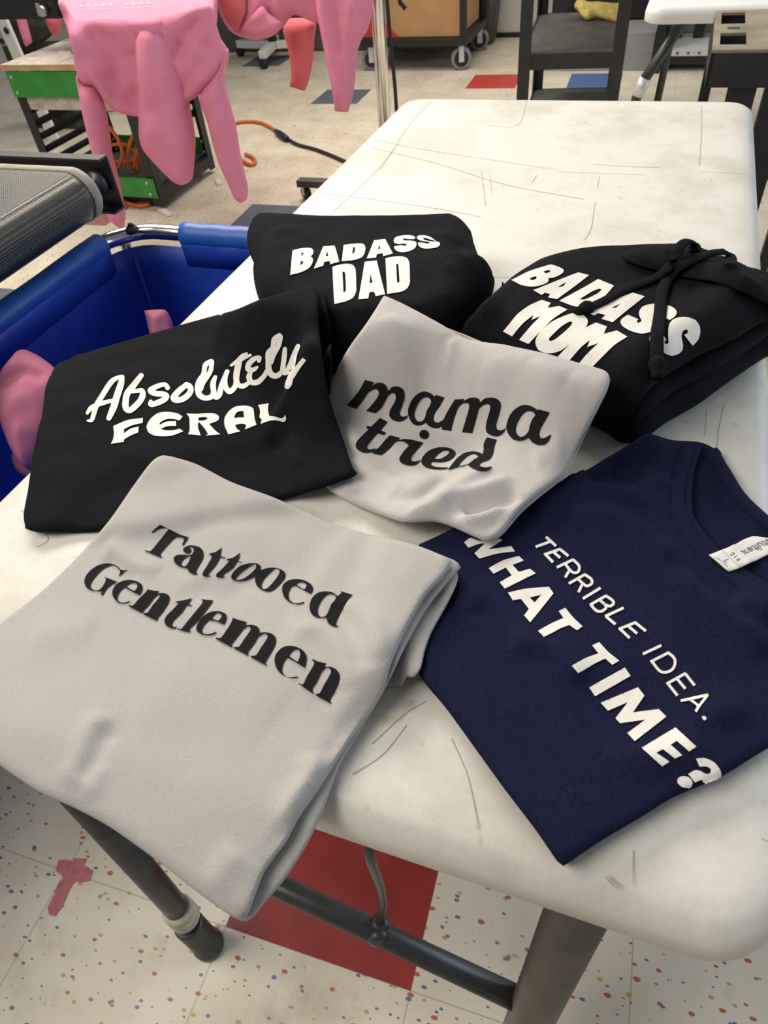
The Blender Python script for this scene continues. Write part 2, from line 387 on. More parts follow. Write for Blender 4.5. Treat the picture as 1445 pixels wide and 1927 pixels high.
# ------------------------------------------------------------------ cloth: folded garments lying on the table
GX0, GY0, GR = -0.48, -0.48, 0.0025
GNX, GNY = 620, 680
gx = GX0 + GR * np.arange(GNX); gy = GY0 + GR * np.arange(GNY)
GXX, GYY = np.meshgrid(gx, gy)
def bil(A, x, y):
    u = np.clip((np.asarray(x) - GX0) / GR, 0, GNX - 1.001); v = np.clip((np.asarray(y) - GY0) / GR, 0, GNY - 1.001)
    i = u.astype(int); j = v.astype(int); a = u - i; b_ = v - j
    return (A[j, i] * (1 - a) * (1 - b_) + A[j, i + 1] * a * (1 - b_) + A[j + 1, i] * (1 - a) * b_ + A[j + 1, i + 1] * a * b_)
dX = np.maximum(np.maximum(TX0 + .004 - GXX, GXX - TX1 + .004), 0); dY = np.maximum(TY0 + .006 - GYY, 0); dOut = np.hypot(dX, dY)
HT = TH - 0.22 * dOut - 1.1 * dOut ** 2                    # how far cloth sags where it hangs past the table's edge
def boxf(A, r):
    for ax in (0, 1):
        P = np.pad(A, [(r + 1, r) if k == ax else (0, 0) for k in (0, 1)], mode='edge'); C = np.cumsum(P, axis=ax)
        n = A.shape[ax]; hi = np.take(C, range(2 * r + 1, 2 * r + 1 + n), axis=ax); lo = np.take(C, range(0, n), axis=ax)
        A = (hi - lo) / (2 * r + 1)
    return A
def maxf(A, r):
    for ax in (0, 1):
        P = np.pad(A, [(r, r) if k == ax else (0, 0) for k in (0, 1)], mode='edge'); n = A.shape[ax]
        A = np.max([np.take(P, range(k, k + n), axis=ax) for k in range(2 * r + 1)], axis=0)
    return A
def march(px, py, H, off=0.0, z0=None):
    """where the line of sight through a pixel meets the surface H"""
    d = ray(px, py); zs = np.arange(TH + 0.22, TH - 0.25, -0.0015)
    t = (zs[None, :] - CAM[2]) / d[:, 2:3]
    X = CAM[0] + d[:, 0:1] * t; Y = CAM[1] + d[:, 1:2] * t
    below = zs[None, :] <= bil(H, X, Y) + off
    k = np.argmax(below, 1); k = np.maximum(k, 1); r_ = np.arange(len(k))
    ga = (zs[k - 1] - bil(H, X[r_, k - 1], Y[r_, k - 1]) - off); gb = (zs[k] - bil(H, X[r_, k], Y[r_, k]) - off)
    f = np.clip(ga / np.maximum(ga - gb, 1e-9), 0, 1)
    z = zs[k - 1] + (zs[k] - zs[k - 1]) * f
    tt = (z - CAM[2]) / d[:, 2]
    return np.stack([CAM[0] + d[:, 0] * tt, CAM[1] + d[:, 1] * tt, z], 1)
def outline(pts, n=8):
    """pixel outline; a third item marks a sharp corner"""
    P = [np.array(p[:2], float) for p in pts]; S = [len(p) > 2 for p in pts]; N = len(P); out = []
    for i in range(N):
        p1, p2 = P[i], P[(i + 1) % N]
        p0 = 2 * p1 - p2 if S[i] else P[i - 1]; p3 = 2 * p2 - p1 if S[(i + 1) % N] else P[(i + 2) % N]
        # centripetal-ish: scale tangents by the segment's length
        L = np.linalg.norm(p2 - p1)
        m1 = (p2 - p0) / (np.linalg.norm(p2 - p0) + 1e-9) * L * .8; m2 = (p3 - p1) / (np.linalg.norm(p3 - p1) + 1e-9) * L * .8
        k_ = max(2, int(L / n))
        for k in range(k_):
            t = k / k_
            out.append((2 * t ** 3 - 3 * t ** 2 + 1) * p1 + (t ** 3 - 2 * t ** 2 + t) * m1 + (-2 * t ** 3 + 3 * t ** 2) * p2 + (t ** 3 - t ** 2) * m2)
    return np.array(out)
def resample(P, step):
    P = np.vstack([P, P[:1]]); s = np.r_[0, np.cumsum(np.linalg.norm(np.diff(P, axis=0), axis=1))]
    n = max(8, int(s[-1] / step)); q = np.linspace(0, s[-1], n, endpoint=False)
    return np.stack([np.interp(q, s, P[:, k]) for k in range(P.shape[1])], 1)
def segdist(x, y, A, B, par=False):
    """distance of points to a chain of segments"""
    best = np.full(x.shape, 9.0); bp_ = np.zeros(x.shape); acc = 0.0; L = np.linalg.norm(B - A, axis=1); tot = L.sum() + 1e-9
    for k in range(len(A)):
        dx, dy = B[k] - A[k]; t = np.clip(((x - A[k, 0]) * dx + (y - A[k, 1]) * dy) / (dx * dx + dy * dy + 1e-12), 0, 1)
        d = np.hypot(x - A[k, 0] - t * dx, y - A[k, 1] - t * dy)
        if par: bp_ = np.where(d < best, (acc + t * L[k]) / tot, bp_)
        acc += L[k]; best = np.minimum(best, d)
    return (best, bp_) if par else best
def inside(x, y, P):
    r = np.zeros(x.shape, bool); Q = np.roll(P, -1, 0)
    for (x1, y1), (x2, y2) in zip(P, Q):
        c = ((y1 > y) != (y2 > y)); r ^= c & (x < (x2 - x1) * (y - y1) / (y2 - y1 + 1e-15) + x1)
    return r
def vnoise(x, y, seed, wl):
    r = np.random.RandomState(seed); s = 0
    for k in range(7):
        a = r.uniform(0, 2 * PI); f = 2 * PI / wl * r.uniform(.6, 1.5); s = s + np.sin((x * math.cos(a) + y * math.sin(a)) * f + r.uniform(0, 7) + 1.3 * np.sin((x * math.sin(a) - y * math.cos(a)) * f * .6 + r.uniform(0, 7)))
    return s / 4.0
class Cloth:
    """one folded layer of cloth lying on whatever is beneath it; its outline is where its edge is seen"""
    def __init__(s, pts, thick, er, frac=0.5, step=0.0045, wr=(), bumps=(), noise=0.0008, wl=0.07, seed=1, drape=3, lift=0.0, H=None, bend=None):
        global HT
        H = HT if H is None else H
        B = maxf(H, 2 * drape); B = boxf(boxf(B, drape), drape) + 0.0004 + lift
        if bend is not None: B = bend(B)
        s.B, s.thick, s.er, s.frac, s.noise, s.wl, s.seed = B, thick, er, frac, noise, wl, seed
        s.K = 1
        px = outline(pts); P3 = march(px[:, 0], px[:, 1], B, frac * thick)
        s.P = resample(P3[:, :2], step); s.A = s.P; s.Bq = np.roll(s.P, -1, 0)
        ar = 0.5 * np.sum(s.A[:, 0] * s.Bq[:, 1] - s.Bq[:, 0] * s.A[:, 1])
        if ar < 0: s.P = s.P[::-1].copy(); s.A = s.P; s.Bq = np.roll(s.P, -1, 0)
        s.W = []
        for ln, amp, wd in wr:                               # wrinkles and creases, drawn where they are seen
            q = np.array(crom(ln, 5)); X = march(q[:, 0], q[:, 1], B, thick)[:, :2]; s.W.append((X[:-1], X[1:], amp, wd))
        s.U = []
        for bx, by, amp, rad in bumps:
            X = march(np.array([bx], float), np.array([by], float), B, thick)[0]; s.U.append((X[0], X[1], amp, rad))
        x0, y0 = s.P.min(0); x1, y1 = s.P.max(0)
        X, Y = np.meshgrid(np.arange(x0, x1, step), np.arange(y0, y1, step * .866)); X[1::2] += step / 2
        X = X.ravel(); Y = Y.ravel(); m = inside(X, Y, s.P); X, Y = X[m], Y[m]; d = segdist(X, Y, s.A, s.Bq)
        T = np.roll(s.P, -1, 0) - np.roll(s.P, 1, 0); T /= np.linalg.norm(T, axis=1)[:, None] + 1e-9; Nn = np.stack([-T[:, 1], T[:, 0]], 1)
        ins = []; lim = 0
        for fr in (0.05, 0.22, 0.5):
            dd = fr * er
            if dd > lim + .0004:
                q = s.P + Nn * dd; keep = inside(q[:, 0], q[:, 1], s.P) & (segdist(q[:, 0], q[:, 1], s.A, s.Bq) > dd * .93); ins.append(q[keep]); lim = dd
        keep = d > max(lim + step * .45, step * .6)
        pts2 = np.vstack([s.P] + ins + [np.stack([X[keep], Y[keep]], 1)]); nb = len(s.P)
        vv, ee, ff, ov, oe, of = delaunay_2d_cdt([Vector(p) for p in pts2], [], [list(range(nb))], 1, 1e-7)
        V2 = np.array([(v.x, v.y) for v in vv]); isb = np.array([any(k < nb for k in o_) for o_ in ov])
        top = s.top(V2[:, 0], V2[:, 1]); dv = segdist(V2[:, 0], V2[:, 1], s.A, s.Bq); dv[isb] = 0
        top[isb] = bil(B, V2[isb, 0], V2[isb, 1]) + frac * thick
        bot = bil(B, V2[:, 0], V2[:, 1]) + frac * thick * (1 - s.prof(dv)); bot = np.minimum(bot, top - 0.0002 * (~isb))
        verts = [(*p, z) for p, z in zip(V2, top)]; nv = len(verts); mp = {}
        for k in range(nv):
            if isb[k]: mp[k] = k
            else: mp[k] = len(verts); verts.append((V2[k, 0], V2[k, 1], bot[k]))
        faces = []
        for f in ff:
            a = V2[f[0]]; b_ = V2[f[1]]; c = V2[f[2]]
            if (b_[0] - a[0]) * (c[1] - a[1]) - (b_[1] - a[1]) * (c[0] - a[0]) < 0: f = f[::-1]
            faces.append(tuple(f)); faces.append(tuple(mp[k] for k in f[::-1]))
        s.verts, s.faces = verts, faces
        # raise the pile
        m = (GXX > x0) & (GXX < x1) & (GYY > y0) & (GYY < y1); idx = np.where(m); xx = GXX[idx]; yy = GYY[idx]; ok = inside(xx, yy, s.P)
        idx = (idx[0][ok], idx[1][ok]); tz = s.top(GXX[idx], GYY[idx])
        s.G = np.full(HT.shape, -9.0); s.G[idx] = tz
        HT = HT.copy(); HT[idx] = np.maximum(HT[idx], tz)
        s.march_grid = maxf(np.where(s.G < -1, -9.0, s.G), 1); s.march_grid = np.where(s.G < -1, s.march_grid, s.G)
    def prof(s, d):
        u = np.clip(1 - d / s.er, 0, 1); return np.sqrt(np.maximum(1 - u * u, 0))
    def top(s, x, y):
        d = segdist(x, y, s.A, s.Bq); p = s.prof(d); fade = np.clip(d / max(s.er * 1.2, .008), 0, 1); fade = fade * fade * (3 - 2 * fade)
        z = bil(s.B, x, y) + s.thick * (s.frac + (1 - s.frac) * p); rel = s.noise * (vnoise(x, y, s.seed, s.wl) + .55 * vnoise(x, y, s.seed + 50, s.wl * .42) * np.clip(vnoise(x, y, s.seed + 70, s.wl * 1.7), 0, 1))
        for A, B, amp, wd in s.W:
            q, t = segdist(x, y, A, B, True); rel = rel + amp * np.exp(-(q / wd) ** 2) * np.clip(np.sqrt(np.maximum(t * (1 - t), 0)) * 2.2 + .15, 0, 1)
        for bx, by, amp, rad in s.U: rel = rel + amp * np.exp(-((x - bx) ** 2 + (y - by) ** 2) / rad ** 2)
        lim = s.thick * (s.frac + (1 - s.frac) * p) * .85
        return z + np.maximum(rel * fade, -lim)
    def build(s, name, m, parent):
        me = bpy.data.meshes.new(name); me.from_pydata([tuple(map(float, v)) for v in s.verts], [], s.faces); me.polygons.foreach_set('use_smooth', [True] * len(me.polygons)); me.update()
        s.obj = link(name, me, m, parent); return s.obj
    def on(s, px, py, off=0.0005):
        """points of the cloth's upper face seen through pixels, lifted off along the view"""
        px = np.asarray(px, float); py = np.asarray(py, float)
        X = march(px, py, s.march_grid); X[:, 2] += off
        if not hasattr(s, 'bvh'): s.bvh = BVHTree.FromPolygons([tuple(map(float, v)) for v in s.verts], s.faces)
        D = ray(px, py)
        for k in range(len(X)):
            h, n, i_, d_ = s.bvh.ray_cast(V(CAM), V(D[k]).normalized())
            if h is not None and n.z > 0.05: X[k] = np.array(h) + np.array(n) * off
        return X
def ribbon_on(name, cl, line, wpx, m, parent, off=0.0008, h=0.0012):
    """a narrow raised strip (seam, collar rib) following a line seen on a cloth"""
    q = np.array(crom(line, 6)); T = np.gradient(q, axis=0); T /= np.linalg.norm(T, axis=1)[:, None]; Nn = np.stack([-T[:, 1], T[:, 0]], 1)
    mb = MB(); rows = []
    for f, hh in ((-1, -.001), (-.8, h * .7), (-.4, h), (0, h), (.4, h), (.8, h * .7), (1, -.001)):
        p = q + Nn * wpx * f; rows.append(cl.on(p[:, 0], p[:, 1], off + hh))
    mb.rings([[rows[k][i] for k in range(len(rows))] for i in range(len(q))], closed=False, caps=False)
    return mb.build(name, m, parent)
# ------------------------------------------------------------------ cloth that hangs or lies away from the table
def hang(name, pts, P0, nrm, thick, er, m, parent, back=0.4, wr=(), noise=0.004, wl=0.15, seed=1, step=0.012, off=0.0, hemfn=None):
    """puffed cloth panel in the plane through P0; its outline is where its edge is seen"""
    n = np.array(nrm, float); n /= np.linalg.norm(n); P0 = np.array(P0, float) + n * off
    u = np.cross([0, 0, 1], n)
    u = np.array([1., 0, 0]) if np.linalg.norm(u) < .1 else u / np.linalg.norm(u)
    v = np.cross(n, u)
    def hit(px, py):
        d = ray(px, py); t = ((P0 - CAM) @ n) / (d @ n); X = CAM + d * t[:, None] - P0; return np.stack([X @ u, X @ v], 1)
    px = outline(pts, 5); P = resample(hit(px[:, 0], px[:, 1]), step)
    if np.sum(P[:, 0] * np.roll(P[:, 1], -1) - np.roll(P[:, 0], -1) * P[:, 1]) < 0: P = P[::-1].copy()
    A, B = P, np.roll(P, -1, 0); W = []
    for ln, amp, wd in wr:
        q = np.array(crom(ln, 5)); X = hit(q[:, 0], q[:, 1]); W.append((X[:-1], X[1:], amp, wd))
    x0, y0 = P.min(0); x1, y1 = P.max(0); X, Y = np.meshgrid(np.arange(x0, x1, step), np.arange(y0, y1, step * .866)); X[1::2] += step / 2
    X, Y = X.ravel(), Y.ravel(); k = inside(X, Y, P); X, Y = X[k], Y[k]; k = segdist(X, Y, A, B) > step * .55; X, Y = X[k], Y[k]
    T = np.roll(P, -1, 0) - np.roll(P, 1, 0); T /= np.linalg.norm(T, axis=1)[:, None] + 1e-9; q = P + np.stack([-T[:, 1], T[:, 0]], 1) * min(step * .25, er * .1)
    q = q[inside(q[:, 0], q[:, 1], P)]
    vv, ee, ff, ov, _, _ = delaunay_2d_cdt([Vector(p) for p in np.vstack([P, q, np.stack([X, Y], 1)])], [], [list(range(len(P)))], 1, 1e-7)
    V2 = np.array([(a.x, a.y) for a in vv]); isb = np.array([any(k < len(P) for k in o_) for o_ in ov]); d = segdist(V2[:, 0], V2[:, 1], A, B); d[isb] = 0
    uu = np.clip(1 - d / er, 0, 1); pr = np.sqrt(1 - uu * uu); rel = noise * vnoise(V2[:, 0], V2[:, 1], seed, wl)
    for a, b_, amp, wd in W:
        s_, t = segdist(V2[:, 0], V2[:, 1], a, b_, True); rel = rel + amp * np.exp(-(s_ / wd) ** 2) * np.clip(np.sqrt(np.maximum(t * (1 - t), 0)) * 2.2 + .3, 0, 1)
    h = thick * pr + rel * np.clip(d / er, 0, 1); h = np.maximum(h, thick * .1 * pr)
    verts = []; 
    for k in range(len(V2)): verts.append(P0 + u * V2[k, 0] + v * V2[k, 1] + n * h[k])
    mp = {}
    for k in range(len(V2)):
        if isb[k]: mp[k] = k
        else: mp[k] = len(verts); verts.append(P0 + u * V2[k, 0] + v * V2[k, 1] - n * thick * back * pr[k])
    fs = []
    for f in ff:
        a, b_, c = V2[f[0]], V2[f[1]], V2[f[2]]
        if (b_[0] - a[0]) * (c[1] - a[1]) - (b_[1] - a[1]) * (c[0] - a[0]) < 0: f = f[::-1]
        fs.append(tuple(f)); fs.append(tuple(mp[k] for k in f[::-1]))
    me = bpy.data.meshes.new(name); me.from_pydata([tuple(map(float, p)) for p in verts], [], fs); me.polygons.foreach_set('use_smooth', [True] * len(me.polygons)); me.update()
    return link(name, me, m, parent)
def caster(parent, p, r, axis=(1, 0, 0), tyre='rubber', fork='galvanised', h=None):
    """wheel with a fork; p is where the wheel stands"""
    p = np.array(p, float); a = np.array(axis, float); a /= np.linalg.norm(a); c = p + [0, 0, r]; w_ = r * .35; h = h or r * 2.2
    wh = MB().lathe(c - a * w_, a, [(r * .3, 0), (r * .92, 0), (r, w_ * .4), (r, w_ * 1.6), (r * .92, w_ * 2), (r * .3, w_ * 2)], 24).build('caster', tyre, parent)
    MB().lathe(c - a * w_ * 1.08, a, [(r * .72, 0), (r * .72, w_ * 2.16)], 20).build('wheel_disc', 'black_plastic', wh)
    mb = MB()
    for s_ in (-1, 1): mb.bar(c + a * w_ * 1.4 * s_ - [0, 0, r * .25], p + a * w_ * 1.4 * s_ + [0, 0, h], r * .5, w_ * .35, up=a)
    mb.lathe(p + [0, 0, h - .004], (0, 0, 1), [(r * .55, 0), (r * .55, .012)], 14).build('fork', fork, wh)
    return wh

# ------------------------------------------------------------------ blue laundry cart beside the table
RZ = 0.65
bc = thing('laundry_cart', (-0.2, 0.57, 0), 'blue canvas laundry cart with chrome rim standing left of the table', 'laundry cart')
CX0, CX1, CY0, CY1 = -0.442, 0.035, 0.13, 1.018
def rrect(i, z, n=8, r=.095): return [(x, y, z) for x, y in arc_rect(CX0 + i, CY0 + i, CX1 - i, CY1 - i, max(r - i, .015), n)]
mb = MB(); rim = rrect(0, RZ, 10); rim.append(rim[0]); rim.append(rim[1])
mb.tube(rim, 0.0165, 14, caps=False).build('rim_rail', 'chrome', bc)
mb = MB(); mb.rings([rrect(.012 + .03 * t, RZ - .022 - t * .48, 10, .09 - .05 * t) for t in np.linspace(0, 1, 12)] + [rrect(.05 + k, RZ - .508, 10, .05) for k in (0, .06, .12, .18)], caps=False)
bag = mb.build('canvas_bag', 'blue_canvas', bc); sm = bag.modifiers.new('s', 'SOLIDIFY'); sm.thickness = .004
for a, b_ in (((CX0, CY0 + .1, RZ), (CX0, CY1 - .075, RZ)), ((CX0 + .155, CY1, RZ), (CX1 - .1, CY1, RZ)), ((CX1, CY0 + .1, RZ), (CX1, CY1 - .1, RZ)), ((CX0 + .1, CY0, RZ), (CX1 - .1, CY0, RZ))):
    a, b_ = np.array(a), np.array(b_); inn = np.array([0.012 if a[0] == b_[0] == CX0 else -.012 if a[0] == b_[0] else 0, .012 if a[1] == b_[1] == CY0 else -.012 if a[1] == b_[1] else 0, -.04])
    mb = MB(); N_ = 14
    sec = [(math.cos(t), math.sin(t)) for t in np.linspace(0, 2 * PI, 14, endpoint=False)]
    out_ = np.array([-np.sign(inn[0]), -np.sign(inn[1]), 0.])
    mb.rings([[a + (b_ - a) * t + out_ * .0235 * c + np.array([0, 0, .0235]) * s_ * (1 + .03 * math.sin(t * 23)) for c, s_ in sec] for t in np.linspace(0, 1, N_)])
    sl_ = mb.build('rim_sleeve', 'blue_hem', bc); mb = MB()
    mb.rings([[a + (b_ - a) * t - out_ * p_ + np.array([0, 0, q_]) for p_, q_ in ((.0212, .004), (.0185, -.06), (.0155, -.06), (.0165, .004))] for t in (0, 1)])
    mb.build('canvas_hem', 'blue_canvas', sl_)
mb = MB(); mb.tube([(CX0 + .050, CY1 - .045, RZ - .03), (CX0 + .052, CY1 - .05, RZ - .2), (CX0 + .065, CY1 - .062, RZ - .48)], .004, 8).build('corner_seam', 'blue_canvas', bc)
for sx, sy in ((CX0, CY1), (CX0, CY0), (CX1, CY1), (CX1, CY0)):
    ix = .045 if sx == CX0 else -.045; iy = .03 if sy == CY0 else -.03
    lg = MB().tube([(sx + ix * .55, sy + iy, RZ - .012), (sx + ix * .6, sy + iy, .10)], .011, 12).build('leg', 'chrome', bc)
    caster(lg, (sx + ix * .6, sy + iy, 0), .04, (1, 0, 0))
pk = atz(249, 434, RZ + .018); MB().lathe(pk, (0, 0, 1), [(.012, -.004), (.014, .004), (.009, .009), (.004, .011)], 14).lathe(pk + [0, 0, .009], (.2, .3, 1), [(.006, 0), (.007, .004), (.003, .007)], 10).build('rail_clip', 'black_plastic', bc)
# pink shirts thrown into it
s1 = thing('crumpled_shirt', atz(50, 800, .40), 'pink shirt crumpled at the front of the blue laundry cart, left of the black tee', 'shirt', 'pink shirts in the laundry cart')
P0 = atz(55, 760, .565); nn = (.25, -.55, .8)
hang('shirt_body', [(0, 730), (22, 690), (48, 661), (70, 668), (100, 690), (125, 720), (120, 800), (80, 870), (55, 885), (32, 860), (8, 800)], P0, nn, .05, .05, 'pink_fleece', s1, step=.006, noise=.003, wl=.08, wr=[([(5, 735), (40, 728), (75, 715), (105, 725)], -.022, .012), ([(20, 700), (60, 715), (95, 705)], .012, .016), ([(20, 800), (60, 780), (100, 770)], .008, .02), ([(30, 850), (70, 820)], .008, .014)])
hang('shirt_tail', [(28, 850), (60, 868), (110, 830), (130, 860), (60, 900), (32, 885)], P0 - np.array([0, 0, .06]), nn, .02, .02, 'pink_fleece', s1, step=.008)
s2 = thing('crumpled_shirt', atz(300, 620, .42), 'corner of a pink shirt sticking up in the blue laundry cart behind the black tee', 'shirt', 'pink shirts in the laundry cart')
hang('shirt_body', [(272, 585, 1), (285, 583), (312, 584), (322, 600), (330, 625), (345, 680), (300, 690), (283, 630)], atz(300, 620, .52), (.3, -.7, .6), .022, .025, 'pink_fleece', s2, step=.006, wr=[([(300, 590), (295, 625), (285, 660)], .010, .010)], noise=.002)

# ------------------------------------------------------------------ dryer conveyor at the left
cv = thing('conveyor_dryer', (-0.8, 0.5, 0), 'black mesh belt end of the conveyor dryer at the left, above the blue cart', 'conveyor')
c0 = aty(148, 366, .93); RR = .047; bx, bz = c0[0], c0[2]
mb = MB(); ys = np.linspace(.93, -.35, 40)
sec = [(-1.3 - bx, RR)] + [(-1.3 * (1 - t) - bx * (1 - t), RR) for t in (.5, .8, .95)] + [(RR * math.sin(t), RR * math.cos(t)) for t in np.linspace(0, PI, 22)] + [(-.6, -RR), (-1.3 - bx, -RR)]
mb.rings([[(bx + sx, y, bz + sz) for sx, sz in sec] for y in ys])
belt = mb.build('mesh_belt', None, cv)
m = mat('belt_weave', (0.10, 0.097, 0.09), 0.36, 0.85); nt = m.node_tree; N = nt.nodes; L = nt.links; b = N['Principled BSDF']
tc = N.new('ShaderNodeTexCoord'); sx = N.new('ShaderNodeSeparateXYZ'); L.new(tc.outputs['Object'], sx.inputs[0])
def wv(src, f):
    a = N.new('ShaderNodeMath'); a.operation = 'MULTIPLY'; a.inputs[1].default_value = f; L.new(src, a.inputs[0])
    s_ = N.new('ShaderNodeMath'); s_.operation = 'SINE'; L.new(a.outputs[0], s_.inputs[0]); return s_.outputs[0]
mxn = N.new('ShaderNodeMath'); mxn.operation = 'MAXIMUM'; L.new(wv(sx.outputs[1], 1250), mxn.inputs[0])
ad = N.new('ShaderNodeMath'); ad.operation = 'ADD'; L.new(sx.outputs[0], ad.inputs[0]); L.new(sx.outputs[2], ad.inputs[1])
L.new(wv(ad.outputs[0], 1400), mxn.inputs[1])
bp = N.new('ShaderNodeBump'); bp.inputs['Strength'].default_value = .5; bp.inputs['Distance'].default_value = .0015; L.new(mxn.outputs[0], bp.inputs['Height']); L.new(bp.outputs[0], b.inputs['Normal'])
belt.data.materials.append(m)
mb = MB(); mb.rings([[(bx + sx_ * (1.02 if sx_ > 0 else 1), y_, bz + sz_ * 1.03) for sx_, sz_ in sec] for y_ in (.936, .931, .914)])
mb.build('belt_edge', 'belt_hem', cv)
MB().lathe((bx, .925, bz), (0, 1, 0), [(.012, 0), (.012, .055), (.022, .056), (.024, .066), (.012, .068)], 18).build('roller_axle', 'dark_tube', cv)
pa, pb = aty(205, 294, 1.0), aty(229, 390, 1.0)
zt_, zb_, xe = pa[2], pb[2], (pa[0] + pb[0]) / 2
pl = MB(); pl.box(((-1.4 + xe) / 2, 1.0, (zt_ + zb_) / 2), (xe + 1.4, .004, zt_ - zb_)); pl.box(((-1.4 + xe) / 2, .988, zt_), (xe + 1.4, .026, .004)); pl.box(((-1.4 + xe) / 2, .985, zb_), (xe + 1.4, .032, .004))
pl.build('side_panel', 'black_steel', cv)
MB().box(((-1.4 + bx - .1) / 2, -.4, bz), (1.4 + bx - .1 - .0, .03, .12)).build('side_panel', 'black_steel', cv)
for x_, y_ in ((-.95, .98), (-.95, -.38), (-1.3, .98), (-1.3, -.38)): MB().bar((x_, y_, 0), (x_, y_, bz - .04), .04, .04).build('leg', 'black_steel', cv)
MB().box((-1.1, .3, bz - .075), (.5, 1.36, .04)).build('under_frame', 'black_steel', cv)

# ------------------------------------------------------------------ green-edged press cart
pc = thing('press_cart', (-1.85, 2.85, 0), 'green and black steel press cart with slatted side behind the pink sweatshirt', 'cart')
X0, X1, Y0, Y1, PT = -2.135, -1.575, 2.58, 3.08, .60
MB().box(((X0 + X1) / 2, (Y0 + Y1) / 2, PT - .012), (X1 - X0 + .05, Y1 - Y0 + .04, .024), bev=.003).build('tabletop', 'worn_top', pc)
MB().box(((X0 + X1) / 2, Y0 - .0215, PT - .012), (X1 - X0 + .051, .003, .022)).build('edge_band', 'plywood', pc)
def gbar(y, z, hgt, x0=X0 - .02, x1=X1 + .02):
    o = MB().box(((x0 + x1) / 2, y, z), (x1 - x0, .006, hgt)).build('green_rail', 'green_paint', pc); o['label'] = 'green painted rail'
    for x_ in (x0 + .025, x1 - .035):
        for dz in (-.3, .3): MB().lathe((x_, y - .003, z + dz * hgt), (0, -1, 0), [(.008, 0), (.008, .004), (.004, .006)], 8).build('bolt', 'galvanised', o)
gbar(Y0 - .012, PT - .077, .10); gbar(Y0 - .012, .105, .085); gbar(Y1, .12, .085); 
MB().box(((X0 + X1) / 2, Y0 + .01, PT - .155), (X1 - X0, .012, .05)).build('rail_board', 'worn_top', pc)
for x_, y_ in ((X0, Y0), (X1, Y0), (X0, Y1), (X1, Y1)):
    mb = MB(); sx = 1 if x_ == X0 else -1
    mb.box((x_, y_, PT / 2 - .005), (.045, .006, PT - .05)).box((x_ - sx * .02, y_ + (.02 if y_ == Y0 else -.02), PT / 2 - .005), (.006, .045, PT - .05))
    lg = mb.build('leg', 'black_steel', pc)
for x_ in (X0, X1):
    MB().box((x_, (Y0 + Y1) / 2, .06), (.045, Y1 - Y0, .05)).build('side_rail', 'black_steel', pc)
for k in range(6):
    z = .14 + k * .055
    MB().box((X0 + .01, (Y0 + Y1) / 2, z), (.02, Y1 - Y0 - .03, .020), R=Matrix.Rotation(.5, 3, 'Y')).build('slat', 'black_steel', pc)
    MB().box((X1 - .01, (Y0 + Y1) / 2, z + .03), (.012, Y1 - Y0 - .03, .028)).build('slat', 'black_steel', pc) if k in (2, 3, 4, 5) else None
MB().box(((X0 + X1) / 2, (Y0 + Y1) / 2, .085), (X1 - X0 - .05, Y1 - Y0 - .05, .01)).build('lower_shelf', 'grey_plastic', pc)
for x_, y_ in ((X0 + .05, Y0 + .06), (X1 - .07, Y0 + .05), (X0 + .05, Y1 - .05), (X1 - .05, Y1 - .05)): caster(pc, (x_, y_, 0), .024, (1, 0, 0), h=.05)
# the press head standing on it
ph = thing('printing_press', (-1.7, 2.8, PT), 'black steel printing press standing on the green press cart at the top left', 'press')
a_ = aty(72, 103, 2.78)
MB().box((-1.72, 2.80, PT + .006), (.36, .16, .010)).build('base_plate', 'black_steel', ph)
MB().box((-1.70, 2.80, PT + .045), (.30, .12, .07), bev=.004).build('bracket', 'black_steel', ph)
MB().bar((-1.66, 2.80, PT + .08), (-1.66, 2.80, 1.05), .05, .05).build('column', 'black_steel', ph)
MB().bar(aty(-60, 14, 2.8), aty(112, 10, 2.8), .05, .085).bar(aty(62, 14, 2.8), aty(112, 12, 2.8), .04, .06).build('arm', 'black_steel', ph)
MB().bar(aty(72, 5, 2.78), aty(79, 30, 2.78), .02, .02).lathe(aty(82, 20, 2.76), (0, -1, 0), [(.02, 0), (.02, .02)], 12).build('clamp', 'galvanised', ph)
# platen carrying the near sweatshirt, on the press's lower arm
PZ = .85; q = [atz(x, y, PZ)[:2] for x, y in ((138, 36), (281, 36), (394, 8), (398, -60), (100, -60))]
MB().prism(q, PZ - .024, PZ - .012).build('platen', 'plywood', ph)
cq = np.mean(q, 0); MB().bar((-1.66, 2.80, PZ - .05), (cq[0], cq[1], PZ - .045), .05, .035).build('platen_arm', 'black_steel', ph)
